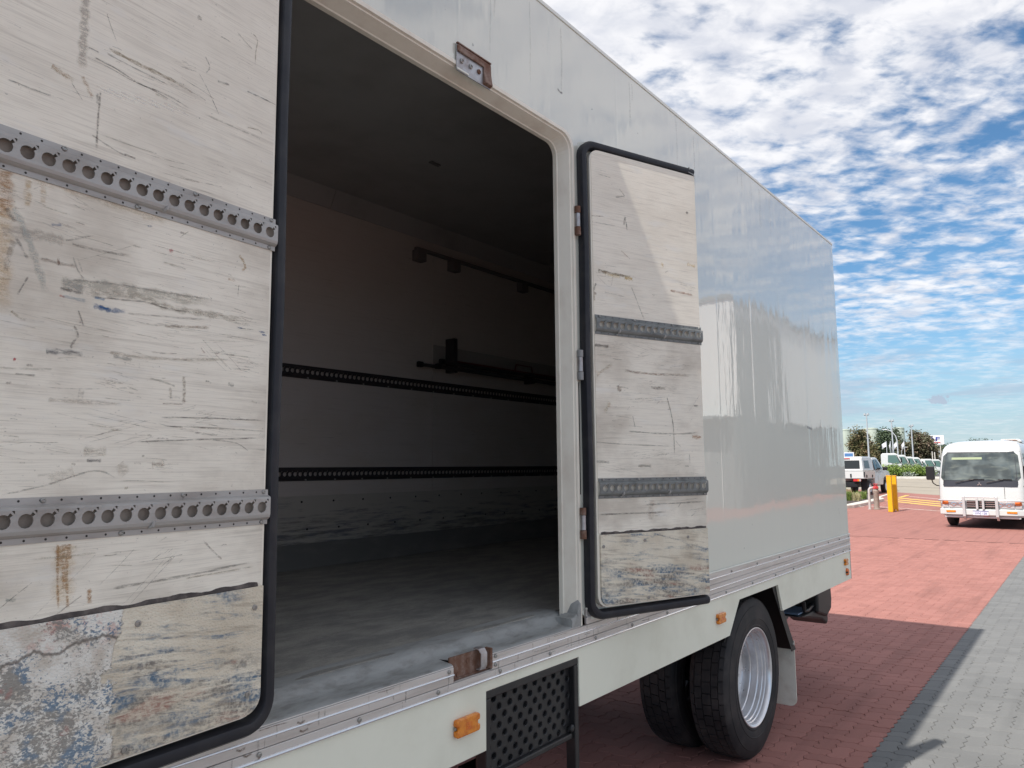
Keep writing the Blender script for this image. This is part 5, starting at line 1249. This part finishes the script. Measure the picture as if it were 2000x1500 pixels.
# ------------------------------------------------------------------ the tray-back utility
UX = (43.72, 10.50)
ute = thing('utility_truck', 'white tray-back utility with canopy, parked tail towards the yellow posts', 'ute', (*UX, gz(43.7)), R(-3))
mat('ute white', (0.62, 0.63, 0.62), 0.2, coat=0.3); mat('tray beige', (0.68, 0.65, 0.60), 0.4)
def mirror_prism(poly, hw, tuck=None):
    mb = MB(); 
    if tuck is None: return mb.loft([[(x, -hw, z) for x, z in poly], [(x, hw, z) for x, z in poly]])
    def yy(z): return hw - max(0, (z-tuck[0]))*tuck[1]
    return mb.loft([[(x, -yy(z), z) for x, z in poly], [(x, yy(z), z) for x, z in poly]])
mirror_prism([(1.02, 0.50), (1.02, 1.22), (1.12, 1.90), (1.30, 2.00), (2.05, 2.02), (2.25, 1.97), (2.95, 1.36), (3.85, 1.24), (4.08, 1.08), (4.12, 0.62), (3.60, 0.55), (3.5, 0.80), (3.3, 0.93), (2.95, 0.93), (2.72, 0.80), (2.62, 0.50)], 0.90, (1.25, 0.24)).build('cab', 'ute white', ute, bevel=0.05)
def yy(z): return -(0.90-max(0, z-1.25)*0.24)-0.006
for s in (1, -1):
    for q in ([(1.20, 1.34), (1.22, 1.86), (1.62, 1.90), (1.68, 1.34)], [(1.76, 1.34), (1.70, 1.90), (2.02, 1.90), (2.60, 1.38)]):
        MB().add([(x, s*yy(z), z) for x, z in q], [(0, 1, 2, 3)]).build('side_window', 'dark glass', ute)
    for x in (1.30, 1.98): MB().box(x, x+0.16, s*-0.925-0.0 if s > 0 else 0.90, s*-0.90 if s > 0 else 0.925, 1.20, 1.235).build('door_handle', 'black plastic', ute)
    MB().box(1.70, 1.706, -0.9035*s if s > 0 else 0.899, -0.899*s if s > 0 else 0.9035, 0.56, 1.26).build('door_gap', 'dark hole', ute)
    MB().prism_y([(-s*1.17, 1.30), (-s*0.94, 1.30), (-s*0.94, 1.50), (-s*1.17, 1.50)], 2.42, 2.58).build('mirror', 'black plastic', ute, bevel=0.03)
MB().add([(2.27, -0.70, 1.955), (2.27, 0.70, 1.955), (2.93, 0.80, 1.385), (2.93, -0.80, 1.385)], [(0, 1, 2, 3)]).build('windscreen', 'dark glass', ute)
MB().box(-1.12, 0.98, -0.94, 0.94, 0.88, 0.945).build('tray_floor', 'ute white', ute, bevel=0.01)
for s in (1, -1): MB().box(-1.10, 0.96, s*0.915-0.02, s*0.915+0.02, 0.947, 1.27).build('tray_side', 'tray beige', ute, bevel=0.008)
MB().box(-1.14, -1.10, -0.93, 0.93, 0.90, 1.27).build('tailgate', 'ute white', ute, bevel=0.008)
mirror_prism([(-1.08, 1.275), (0.95, 1.275), (0.98, 1.95), (0.85, 2.05), (-0.70, 2.05), (-0.88, 1.95)], 0.90, (1.275, 0.16)).build('canopy', 'ute white', ute, bevel=0.05)
def ycn(z): return 0.90-(z-1.275)*0.16
MB().add([(-1.048, -0.74, 1.40), (-1.048, 0.74, 1.40), (-0.915, 0.70, 1.85), (-0.915, -0.70, 1.85)], [(0, 1, 2, 3)]).build('rear_window', 'dark glass', ute)
for s in (1, -1):
    MB().add([(-0.72, -s*(ycn(1.42)+0.006), 1.42), (0.25, -s*(ycn(1.42)+0.006), 1.42), (0.25, -s*(ycn(1.84)+0.006), 1.84), (-0.60, -s*(ycn(1.84)+0.006), 1.84)], [(0, 1, 2, 3)]).build('canopy_window', 'dark glass', ute)
MB().box(-0.93, -0.88, -0.22, 0.22, 1.935, 1.975).build('brake_light', 'red plastic', ute)
for y in (-0.30, 0.30): MB().box(-1.165, -1.14, y-0.035, y+0.035, 0.95, 1.14).build('gate_latch', 'black plastic', ute)
for x in (-0.62, 0.42): MB().box(x-0.05, x+0.05, -0.962, -0.936, 0.93, 1.08).build('side_latch', 'black plastic', ute)
MB().box(-1.14, -0.96, -0.957, -0.936, 0.98, 1.24).build('corner_latch', 'black plastic', ute)
for s in (1, -1):
    tlx = MB().box(-1.13, -1.07, *sorted((s*0.40, s*0.78)), 0.745, 0.865).build('tail_light', 'red plastic', ute)
    MB().box(-1.135, -1.131, *sorted((s*0.62, s*0.70)), 0.75, 0.86).build('indicator_lens', 'amber lens', tlx, loc=(0, 0, 0))
    MB().box(-1.135, -1.131, *sorted((s*0.71, s*0.775)), 0.75, 0.86).build('reverse_lens', 'lamp glass', tlx, loc=(0, 0, 0))
    MB().box(-0.52, -0.49, *sorted((s*0.60, s*0.93)), 0.22, 0.875).build('mud_flap', 'black plastic', ute)
    MB().box(-0.49, 0.55, *sorted((s*0.62, s*0.92)), 0.80, 0.875).build('mudguard', 'black plastic', ute)
MB().prism_z([(-1.10, -0.55), (-1.10, 0.55), (-1.02, 0.60), (-0.96, 0.5), (-0.96, -0.5), (-1.02, -0.60)], 0.46, 0.60).build('rear_bumper', 'black plastic', ute)
MB().box(-1.0, 3.6, -0.45, 0.45, 0.42, 0.72).build('chassis', 'black paint', ute)
for x in (0.02, 3.12):
    small_wheel(ute, (x, -0.92, 0.39), 1, 0.39, 0.25, 'y'); small_wheel(ute, (x, 0.92, 0.39), -1, 0.39, 0.25, 'y')

# ------------------------------------------------------------------ row of parked white trucks behind the shrubs
def ratio(p): return 0.2024 - (p-1727)*0.000516
def make_truck():
    r = thing('parked_truck', '', 'truck', (0, 0, 0), 0, 'white trucks parked in a row behind the shrubs')
    MB().loft([[(x, s*0.93-(s*max(0, z-1.25)*0.12), z) for x, z in [(0.0, 0.55), (0.0, 1.98), (0.14, 2.10), (1.12, 2.10), (1.30, 1.98), (1.62, 1.22), (1.68, 0.85), (1.68, 0.55), (1.22, 0.55), (1.12, 0.75), (0.86, 0.86), (0.60, 0.75), (0.50, 0.55)]] for s in (-1, 1)]).build('cab', 'ute white', r, bevel=0.04)
    def yy2(z): return -(0.93-max(0, z-1.25)*0.12)-0.006
    for s in (1, -1):
        MB().add([(x, s*yy2(z), z) for x, z in ((0.52, 1.34), (0.55, 1.93), (1.14, 1.93), (1.46, 1.26), (1.20, 1.20))], [(0, 1, 2, 3, 4)]).build('side_window', 'green glass', r)
        MB().add([(x, s*(yy2(z)-0.003), z) for x, z in ((1.16, 1.93), (1.22, 1.93), (1.53, 1.24), (1.46, 1.24))], [(0, 1, 2, 3)]).build('window_frame', 'black plastic', r)
        MB().box(0.50, 0.60, s*-0.95-0.012, s*-0.95+0.012, 1.05, 1.13).build('door_handle', 'black plastic', r)
        MB().box(1.50, 1.60, s*-1.12-0.09, s*-1.12+0.09, 1.30, 1.68).build('mirror', 'black plastic', r)
        small_wheel(r, (0.86, s*-0.93, 0.38), s, 0.38, 0.22, 'y'); small_wheel(r, (-1.7, s*-0.90, 0.38), s, 0.38, 0.30, 'y')
    MB().add([(1.325, -0.74, 1.93), (1.325, 0.74, 1.93), (1.625, 0.82, 1.27), (1.625, -0.82, 1.27)], [(0, 1, 2, 3)]).build('windscreen', 'dark glass', r)
    MB().box(1.67, 1.73, -0.88, 0.88, 0.42, 0.66).build('bumper', 'ute white', r, bevel=0.02)
    MB().box(-2.8, 0.0, -0.42, 0.42, 0.50, 0.70).build('chassis', 'black paint', r)
    MB().box(-2.9, -0.12, -0.92, 0.92, 0.72, 0.80).build('tray', 'ute white', r)
    return r
pt = make_truck()
labs = ['white cab-over truck at the left end of the row, largest of them', 'white cab-over truck second from the left in the far row', 'white cab-over truck third from the left in the far row', 'white cab-over truck in the middle of the far row above the grey shrub', 'white cab-over truck set lower, behind the grey shrub', 'white cab-over truck third from the right in the far row', 'white cab-over truck with its front wheel showing near the minibus mirror', 'farthest white truck of the row, half hidden by the minibus']
for i, (pxx, X, sc_) in enumerate(((1736, 80, 1.12), (1755, 84, 1.08), (1772, 89, 1.04), (1786, 95, 1.06), (1801, 104, 0.92), (1813, 106, 1.06), (1829, 110, 1.06), (1840, 118, 1.0))):
    o = pt if i == 0 else dup(pt)
    y = ratio(pxx)*X
    o.location = (X, y+0.6, gz(X)-0.1 - 0.011*(X-80)); o.rotation_euler = (0, 0, R(-80)); o.scale = (sc_,)*3; o['label'] = labs[i]

# ------------------------------------------------------------------ posts, hydrant, kerbs, markings
mat('post yellow', fn=dirty((0.80, 0.43, 0.012), (0.62, 0.30, 0.02), 5.0, 0.4, (0.35, 0.5)))
mat('hydrant grey', fn=dirty((0.34, 0.29, 0.25), (0.20, 0.16, 0.13), 9.0, 0.7, (0.5, 0.7)))
mat('hydrant red', (0.55, 0.055, 0.06), 0.4)
mat('pipe grey', fn=dirty((0.50, 0.47, 0.45), (0.32, 0.28, 0.26), 6.0, 0.6))
for i, (x, y, h_, lab) in enumerate(((32.31, 6.40, 1.40, 'left of the two square yellow posts beside the hydrant'), (32.75, 6.31, 1.38, 'right of the two square yellow posts, notched at its foot'))):
    b = thing('bollard', lab, 'bollard', (x, y, gz(x)), R(0), 'yellow posts beside the hydrant')
    mb = MB(); a = 0.085
    if i == 0: mb.box(-a, a, -a, a, 0, h_)
    else: mb.box(-a, a, -a, a, 0.07, h_)
    mb.build('post', 'post yellow', b, bevel=0.018)
    MB().box(-a-0.012, a+0.012, -a-0.012, a+0.012, h_-0.002, h_+0.02).build('cap', 'post yellow', b, bevel=0.006)
    if i: 
        for s in (-1, 1): MB().box(-a+0.0, -a+0.05, s*0.058-0.026, s*0.058+0.026, 0.0, 0.0695).build('foot', 'post yellow', b); MB().box(a-0.05, a, s*0.058-0.026, s*0.058+0.026, 0.0, 0.0695).build('foot', 'post yellow', b)
hy = thing('fire_hydrant', 'grey standpipe hydrant with red twin valves on top', 'hydrant', (33.43, 7.14, gz(33.43)), R(30))
MB().lathe([(0, 0.13), (0.03, 0.13), (0.04, 0.105), (0.66, 0.105), (0.70, 0.125), (0.76, 0.125), (0.78, 0.10), (0.84, 0.09)], 24, 'z').build('standpipe', 'hydrant grey', hy, smooth=True)
MB().lathe([(0.84, 0.0001), (0.84, 0.115), (0.88, 0.115), (0.90, 0.08), (0.95, 0.075), (0.97, 0.0001)], 24, 'z').build('valve_body', 'hydrant red', hy, smooth=True)
for s in (1, -1):
    MB().tube([(s*0.05, 0, 0.90), (s*0.16, 0, 0.90)], 0.055, 12).build('outlet', 'hydrant red', hy, smooth=True)
    MB().tube([(s*0.10, 0, 0.95), (s*0.10, 0, 1.02)], 0.012, 8).build('valve_stem', 'hydrant red', hy)
    MB().lathe([(1.015, 0.0001), (1.015, 0.06), (1.04, 0.06), (1.04, 0.0001)], 16, 'z', (s*0.10, 0, 0)).build('hand_wheel', 'hydrant red', hy, smooth=True)
gp = thing('standpipe', 'bent grey pipe standing left of the hydrant', 'pipe', (33.42, 7.40, gz(33.4)), R(-50))
MB().tube([(0, 0, 0), (0, 0, 0.72), (0.01, 0, 0.80), (0.05, 0, 0.85), (0.12, 0, 0.865), (0.17, 0, 0.86)], 0.05, 14).build('pipe', 'pipe grey', gp, smooth=True)
MB().lathe([(0, 0.075), (0.02, 0.075), (0.025, 0.05)], 16, 'z').build('pipe_collar', 'pipe grey', gp, smooth=True)

def kerb(name, pts, wd, ht, m='kerb concrete'):
    rings = []
    for i, (x, y) in enumerate(pts):
        a = Vector(pts[max(i-1, 0)]); b = Vector(pts[min(i+1, len(pts)-1)]); t = (b-a).normalized(); n = Vector((-t.y, t.x)); z = gz(x)
        rings.append([(x+n.x*u, y+n.y*u, z+v) for u, v in ((0, -0.05), (0, ht*0.75), (wd*0.18, ht), (wd*0.85, ht), (wd, ht*0.8), (wd, -0.05))])
    o = MB().loft(rings).build(name, m); return struct(o)
kerb('kerb', [(33.0, 12.5), (33.0, 9.2), (33.15, 8.45), (33.9, 8.12), (36.3, 8.0), (38.6, 7.9), (38.85, 8.15)], 0.32, 0.16)
kerb('kerb', [(38.9, 8.2), (41.4, 8.62), (43.9, 8.75)], 0.14, 0.05, 'kerb concrete')
kerb('kerb', [(73.2, 6.0), (73.3, 10.9), (73.7, 14.0), (74.0, 22.0)], 0.4, 0.16)
struct(MB().prism_z([(33.2, 8.8), (34.0, 8.3), (38.6, 8.1), (41.2, 8.7), (42.0, 9.3), (41.5, 13), (33.2, 13)], 0.0, 0.17).build('garden_bed', 'mulch'))
gb = [o for o in COL.objects if o.name == 'garden_bed'][0]
for v in gb.data.vertices:
    if v.co.z > 0.1: v.co.z = gz(v.co.x) + 0.10 + 0.05*math.sin(v.co.x*3)
    else: v.co.z = gz(v.co.x)-0.08
struct(MB().prism_z([(73.6, 6.0), (73.9, 14.0), (74.3, 22.0), (79.0, 22.0), (78.5, 6.0)], 0.5, gz(76)+0.12).build('verge', 'mulch'))
def marking(name, a, b, wd, m):
    a, b = Vector(a), Vector(b); t = (b-a).normalized(); n = Vector((-t.y, t.x))*wd/2; N = max(2, int((b-a).length/1.5)); mb = MB()
    rows = []
    for i in range(N+1):
        p = a+(b-a)*i/N; rows.append([(p.x-n.x, p.y-n.y, gz(p.x-n.x)+0.006), (p.x+n.x, p.y+n.y, gz(p.x+n.x)+0.006)])
    return struct(mb.loft(rows, caps=False, closed=False).build(name, m))
for a, b, w_ in (((39.0, 7.86), (35.8, 5.0), 0.30), ((40.1, 7.86), (37.0, 5.1), 0.30), ((41.3, 7.86), (38.3, 5.2), 0.30), ((41.7, 7.82), (44.0, 7.86), 0.18)): marking('yellow_marking', a, b, w_, 'line yellow')
for a, b, w_ in (((35.3, 7.95), (33.2, 4.6), 0.10), ((42.8, 7.6), (40.2, 5.4), 0.10), ((34.6, 8.0), (34.75, 8.05), 0.25)): marking('white_marking', a, b, w_, 'line white')
for (a, b) in (((57.0, 12), (52.5, 6.4)), ((50.3, 10.2), (49.0, 9.2))): marking('road_joint', a, b, 0.12, 'mulch')

# ------------------------------------------------------------------ plants
def leafmat(name, a, b, c=None):
    m = bpy.data.materials.new(name); m.use_nodes = True; t = T(m.node_tree); bs = m.node_tree.nodes['Principled BSDF']
    g = t.n('ShaderNodeNewGeometry'); col = t.mix(g.outputs['Random Per Island'], a, b)
    if c: col = t.mix(t.sm(t.noise(g.outputs['Position'], 1.1, 3.0), 0.48, 0.62), col, c)
    m.node_tree.links.new(col, bs.inputs['Base Color']); bs.inputs['Roughness'].default_value = 0.6
    bs.inputs['Transmission Weight'].default_value = 0.0
    MATS[name] = m
leafmat('leaf olive', (0.085, 0.095, 0.035), (0.17, 0.15, 0.065), (0.19, 0.125, 0.065))
leafmat('leaf dark', (0.045, 0.075, 0.042), (0.10, 0.135, 0.065))
leafmat('leaf brown', (0.075, 0.085, 0.045), (0.16, 0.145, 0.08), (0.175, 0.12, 0.08))
leafmat('leaf bright', (0.11, 0.19, 0.03), (0.24, 0.33, 0.07))
leafmat('leaf grey', (0.20, 0.24, 0.19), (0.34, 0.37, 0.31))
leafmat('grass green', (0.12, 0.19, 0.04), (0.26, 0.33, 0.08))
leafmat('grass straw', (0.42, 0.38, 0.20), (0.60, 0.54, 0.33))
mat('bark', fn=dirty((0.20, 0.17, 0.14), (0.10, 0.08, 0.065), 4.0, 0.7, (0.8, 0.95)))
def leaves(parent, blobs, n, size, m, rnd, name='crown', per=26):
    mb = MB()
    for _ in range(n):
        cx, cy, cz, rx, ry, rz_ = rnd.choices(blobs, weights=[b[3]*b[4]*b[5] for b in blobs])[0]
        while True:
            d = Vector((rnd.uniform(-1, 1), rnd.uniform(-1, 1), rnd.uniform(-1, 1)))
            if 0.1 < d.length <= 1: break
        d = d.normalized()*(d.length**0.45)
        p = Vector((cx+d.x*rx, cy+d.y*ry, cz+d.z*rz_))
        for _k in range(per):
            q = p + Vector((rnd.gauss(0, 1), rnd.gauss(0, 1), rnd.gauss(0, 0.8)))*size*1.5
            a = Vector((rnd.uniform(-1, 1), rnd.uniform(-1, 1), rnd.uniform(-0.6, 0.6))).normalized(); b = a.cross(Vector((rnd.uniform(-1, 1), rnd.uniform(-1, 1), rnd.uniform(-1, 1)))).normalized()
            s = size*rnd.uniform(0.5, 1.0)
            mb.add([q-a*s, q+b*s*0.45, q+a*s, q-b*s*0.45], [(0, 1, 2, 3)])
    me = bpy.data.meshes.new(name); me.from_pydata(mb.v, [], mb.f); me.materials.append(MATS[m])
    o = bpy.data.objects.new(name, me); COL.objects.link(o); o.parent = parent; return o
def tree(label, X, rc, hw, top, m, seed, n=230, size=0.24):
    rnd = random.Random(seed); y = rc*X; zb = 0.3
    t = thing('tree', label, 'tree', (X, y, zb), 0, 'trees beyond the truck yard')
    H = top-zb; blobs = []
    for _ in range(11):
        a = rnd.uniform(0, 6.28); u = rnd.uniform(0.1, 0.75)
        zz = H*rnd.uniform(0.36, 0.80); f = 1-0.55*max(0, (zz/H-0.45)/0.5)
        blobs.append((math.cos(a)*hw*u*f, math.sin(a)*hw*u*f, zz, hw*rnd.uniform(0.28, 0.46), hw*rnd.uniform(0.28, 0.46), H*rnd.uniform(0.11, 0.19)))
    for _ in range(4):
        blobs.append((rnd.uniform(-.5, .5)*hw, rnd.uniform(-.45, .45)*hw, H*rnd.uniform(0.82, 0.9), hw*0.28, hw*0.28, H*0.10))
    for k in range(7):
        blobs.append((rnd.uniform(-.3, .3)*hw, (-0.85+1.7*k/6)*hw, H*rnd.uniform(0.14, 0.34), hw*0.3, hw*0.26, H*0.15))
    tr = MB().tube([(0, 0, -0.4), (0.1, 0.05, H*0.2), (0.0, 0.12, H*0.42), (0.1, 0, H*0.7)], [0.34, 0.27, 0.2, 0.08], 8)
    for _ in range(6):
        b = rnd.choice(blobs); z0 = H*rnd.uniform(0.15, 0.4); tr.tube([(0, 0.05, z0), (b[0]*0.5, b[1]*0.5, (z0+b[2])/2), (b[0], b[1], b[2])], [0.13, 0.09, 0.03], 6)
    tr.build('trunk', 'bark', t, smooth=True)
    leaves(t, blobs, int(n*1.45), size*1.08, m, rnd)
    return t
tree('broad olive-brown tree behind the left light pole', 140, 0.2270, 2.75, 8.3, 'leaf olive', 1, 300)
tree('dark green tree between the two round tanks', 150, 0.1940, 2.6, 8.6, 'leaf dark', 2, 280)
tree('rusty brown tree hiding half of the white sign', 128, 0.1610, 2.35, 7.0, 'leaf brown', 3, 280)
tree('low brown tree between the dark tree and the sign', 126, 0.1760, 1.9, 5.4, 'leaf brown', 4, 160)
tree('small dark tree below the white sign by the minibus', 142, 0.1430, 1.9, 5.0, 'leaf dark', 5, 150)
tree('low olive tree filling the gap beside the broad tree', 150, 0.2120, 2.3, 5.6, 'leaf olive', 6, 150)
tree('distant grey-green tree right of the white sign', 220, 0.1340, 2.6, 7.2, 'leaf dark', 8, 90, 0.3)
tree('distant tree top showing just over the minibus roof', 240, 0.1035, 2.9, 9.0, 'leaf dark', 7, 120, 0.3)
def shrub(label, x, y, rx, ry, h_, m, seed, n):
    rnd = random.Random(seed); t = thing('shrub', label, 'shrub', (x, y, gz(x)+0.1), 0, 'shrubs on the verge')
    st_ = MB()
    for k in range(7):
        a = k*0.9; st_.tube([(0, 0, 0), (math.cos(a)*rx*0.35, math.sin(a)*ry*0.35, h_*0.45), (math.cos(a)*rx*0.6, math.sin(a)*ry*0.6, h_*0.85)], [0.03, 0.02, 0.008], 5)
    st_.build('stem', 'bark', t)
    leaves(t, [(rnd.uniform(-.35, .35)*rx, -ry*0.75+1.5*ry*k/5, h_*rnd.uniform(0.36, 0.52), rx*0.7, ry*0.36, h_*0.42) for k in range(6)], n, 0.10, m, rnd, 'foliage', 20)
shrub('bright green shrub on the verge behind the yellow posts', 75.0, 0.1895*75, 0.9, 0.95, 1.15, 'leaf bright', 1, 170)
shrub('silvery grey shrub between the two green ones', 76.0, 0.1760*76, 0.8, 0.8, 1.25, 'leaf grey', 2, 130)
shrub('bright green shrub nearest the minibus mirror', 75.2, 0.1640*75.2, 0.9, 1.05, 1.0, 'leaf bright', 3, 170)
shrub('small pale shrub at the foot of the silvery one', 74.3, 0.1770*74.3, 0.35, 0.5, 0.4, 'leaf grey', 4, 40)
shrub('bright green shrub at the left end, behind the utility', 75.4, 0.2050*75.4, 0.8, 0.8, 1.1, 'leaf bright', 9, 110)
def tuft(label, x, y, r, h_, m, seed, n):
    rnd = random.Random(seed); mb = MB()
    for _ in range(n):
        a = rnd.uniform(0, 6.28); u = r*math.sqrt(rnd.random())*0.6; b = rnd.uniform(0, 6.28); l = h_*rnd.uniform(0.55, 1.05); out_ = rnd.uniform(0.05, 0.5)*r
        p0 = Vector((u*math.cos(a), u*math.sin(a), 0)); p1 = p0+Vector((out_*0.35*math.cos(b), out_*0.35*math.sin(b), l*0.6)); p2 = p0+Vector((out_*math.cos(b), out_*math.sin(b), l)); s = Vector((-math.sin(b), math.cos(b), 0))*0.009
        mb.add([p0-s, p0+s, p1+s*0.8, p1-s*0.8, p2], [(0, 1, 2, 3), (3, 2, 4)])
    o = mb.build('grass_tuft', m, None, loc=(x, y, gz(x)+0.08)); tag(o, label, 'grass tuft', 'grass tufts in the garden bed')
tuft('green grass tuft at the rear corner of the white truck', 37.0, 9.25, 0.55, 0.62, 'grass green', 1, 420)
tuft('straw coloured grass tuft in the garden bed', 37.2, 8.85, 0.42, 0.42, 'grass straw', 2, 380)
tuft('green grass tuft in front of the utility wheel', 38.6, 8.95, 0.45, 0.42, 'grass green', 3, 330)
tuft('green grass tuft half hidden behind the white truck', 38.3, 9.9, 0.6, 0.66, 'grass green', 4, 380)

# ------------------------------------------------------------------ poles, flags, sign, tanks
mat('pole grey', (0.50, 0.52, 0.54), 0.5, 0.2)
for i, (rc, top, lab) in enumerate(((0.2190, 0.0634, 'left and tallest floodlight pole in front of the broad tree'), (0.1914, 0.0543, 'middle floodlight pole beside the curved street lamp'), (0.1702, 0.0474, 'right floodlight pole in front of the rusty brown tree'))):
    X = 104+i*8; zt = 1.9+top*X; p = thing('floodlight_pole', lab, 'light pole', (X, rc*X, 0.4), 0, 'floodlight poles in the truck yard')
    MB().tube([(0, 0, 0), (0, 0, zt-0.4)], [0.13, 0.07], 10).build('pole', 'pole grey', p, smooth=True)
    MB().box(-0.05, 0.05, -0.26, 0.26, zt-0.62, zt-0.55).build('cross_arm', 'pole grey', p)
    for y in (-0.2, 0.2): MB().prism_y([(y-0.13, zt-0.54), (y+0.13, zt-0.54), (y+0.06, zt-0.30), (y-0.06, zt-0.30)], -0.2, 0.12).build('floodlight', 'pole grey', p)
X = 108; zl = 1.9+0.040*X
p = thing('street_lamp', 'street lamp with a long curved arm between two trees', 'street lamp', (X, 0.1865*X, 0.4), 0)
MB().tube([(0, 0, 0), (0, 0, zl-1.6), (0, 0.15, zl-0.9), (0, 0.6, zl-0.3), (0, 1.2, zl-0.05)], [0.10, 0.08, 0.06, 0.05, 0.04], 8).build('pole', 'pole grey', p, smooth=True)
MB().tube([(0, 1.1, zl-0.08), (0, 1.7, zl)], [0.07, 0.05], 8).build('lamp_head', 'pole grey', p, smooth=True)
X = 112; p = thing('street_lamp', 'short thin street lamp beside the right flag', 'street lamp', (X, 0.1825*X, 0.4), 0)
MB().tube([(0, 0, 0), (0, 0, 3.3), (0, -0.15, 3.7), (0, -0.5, 3.9)], 0.045, 8).build('pole', 'pole grey', p, smooth=True)
MB().box(-0.05, 0.05, -0.75, -0.48, 3.86, 3.94).build('lamp_head', 'pole grey', p)
mat('flag cloth', (0.72, 0.72, 0.76), 0.7)
for i, (rc, lab, wv) in enumerate(((0.1985, 'widest of the white flags, blown to the left', 1.0), (0.1940, 'limp white flag beside the middle pole', 0.25), (0.1868, 'white flag hanging beside the curved street lamp', 0.7), (0.1790, 'rightmost white flag in front of the rusty brown tree', 0.55))):
    X = 111; zt = 1.9+0.0292*X
    p = thing('flag', lab, 'flag', (X, rc*X, 0.4), 0, 'white flags in the truck yard')
    MB().tube([(0, 0, 0), (0, 0, zt-0.4)], 0.045, 8).build('pole', 'pole grey', p)
    rows = []
    for k in range(7):
        u = k/6; rows.append([(0.12*math.sin(u*5+j), 0.05+u*0.52*wv, zt-0.45-j*0.22-u*0.7*(1-0.45*wv)) for j in range(4)])
    MB().loft(rows, caps=False, closed=False).build('cloth', 'flag cloth', p, smooth=True)
X = 134; yl, yr = 0.1688*X, 0.1367*X; z0_, z1_ = 1.9+0.0235*X, 1.9+0.0346*X
sg = thing('sign', 'large white company sign with blue letters and a red underline', 'sign', (X, (yl+yr)/2, 0.4), 0)
mat('sign white', (0.80, 0.80, 0.82), 0.4); mat('sign blue', (0.035, 0.05, 0.33), 0.4); mat('sign red', (0.62, 0.03, 0.05), 0.4)
hw_ = (yl-yr)/2
MB().box(-0.12, 0.12, -hw_, hw_, z0_-0.4, z1_-0.4).build('board', 'sign white', sg)
text_mesh('DAF', 0.86, 0.01, 'sign blue', sg, (-0.14, -1.62, z0_-0.4+0.86), (R(90), 0, R(-90)), 'lettering', 0.012, 1.75, 0.0, 'RIGHT')
MB().box(-0.14, -0.13, -1.6, 1.3, z0_-0.4+0.26, z0_-0.4+0.40).build('underline', 'sign red', sg)
for y in (-1.35, 0.9): MB().box(-0.1, 0.1, y-0.09, y+0.09, 0, z0_-0.4).build('leg', 'pole grey', sg)
for rc, h_ in ((0.1500, 3.4), (0.1475, 3.3), (0.1410, 4.2)):
    p = thing('post', {0.15: 'left of two pale posts below the white sign', 0.1475: 'right of two pale posts below the white sign', 0.141: 'tall pale post right beside the minibus roof'}[rc], 'post', (118, rc*118, 0.35), 0)
    MB().tube([(0, 0, 0), (0, 0, h_)], 0.06, 8).build('shaft', 'kerb concrete', p, smooth=True)
mat('tank paint', fn=lambda t: {'Base Color': t.mix(t.m('MULTIPLY', t.sm(t.noise(t.mapv(t.obj(), (1, 1, 0.03)), 3.0, 4.0), 0.42, 0.62), 0.45), (0.40, 0.45, 0.38), (0.30, 0.34, 0.29)), 'Roughness': 0.6})
for rc, top, hwk, lab in ((0.2150, 0.0455, 0.0083, 'pale green round tank between the broad tree and the dark tree'), (0.1849, 0.0450, 0.0070, 'pale green round tank right of the dark green tree'), (0.2460, 0.0450, 0.0080, 'pale green round tank half hidden by the white truck')):
    X = 220; t_ = thing('storage_tank', lab, 'tank', (X, rc*X, 0.3), 0, 'round tanks behind the trees')
    H = 1.9+top*X-0.3; r_ = hwk*X
    MB().lathe([(0, r_), (H-0.1, r_), (H, r_-0.08)], 40, 'z').build('shell', 'tank paint', t_, smooth=True)
    MB().lathe([(H-0.06, r_-0.05), (H+0.12, r_*0.5), (H+0.18, 0.0001)], 40, 'z').build('roof', 'tank paint', t_, smooth=True)
    MB().lathe([(H-0.35, r_+0.05), (H-0.28, r_+0.05), (H-0.28, r_), ], 40, 'z').build('rim_ring', 'tank paint', t_)
# a small blue and white roof sign far behind the utility
p = thing('roof_sign', 'small blue and white sign above the truck roofs at the left', 'sign', (118, 0.2420*118, 0.35), 0)
mat('sign pale blue', (0.10, 0.22, 0.45), 0.4)
MB().box(-0.1, 0.1, -0.7, 0.7, 2.6, 3.5).build('board', 'sign white', p); MB().box(-0.12, -0.101, -0.58, 0.58, 2.7, 3.35).build('face', 'sign pale blue', p); MB().tube([(0, 0, 0), (0, 0, 2.6)], 0.07, 8).build('leg', 'pole grey', p)

# ------------------------------------------------------------------ the building across the yard (mirrored in the truck's glossy side)
mat('tilt panel white', fn=dirty((0.90, 0.90, 0.87), (0.82, 0.82, 0.78), 0.4, 0.5, (0.6, 0.8)))
mat('tilt panel grey', fn=dirty((0.24, 0.25, 0.25), (0.17, 0.18, 0.18), 0.5, 0.5, (0.6, 0.8)))
wb = thing('warehouse', 'white tilt panel warehouse across the yard, mirrored in the truck side', 'building', (32, -18, 0), 0)
MB().box(0.0, 16, -12, 9.3, 4.1, 9.4).build('wall', 'tilt panel white', wb)
MB().box(0.12, 15.9, -11.9, 9.2, 0, 4.095).build('lower_wall', 'tilt panel grey', wb)
MB().box(-0.06, 6.0, 9.305, 9.42, 0, 8.9).build('side_panel', 'tilt panel grey', wb)  # shaded side of the white building, its shade put into grey colour
MB().box(-0.10, 16.1, -12.1, 9.45, 9.405, 9.6).build('parapet', 'tilt panel grey', wb)
for k in range(3): 
    d_ = MB().box(0.02, 0.115, -8+k*5.6, -4+k*5.6, 0.0, 3.7).build('roller_door', 'tilt panel white', wb)
MB().box(-0.9, -0.001, -11, 9.0, 3.95, 4.10).build('awning', 'tilt panel grey', wb)
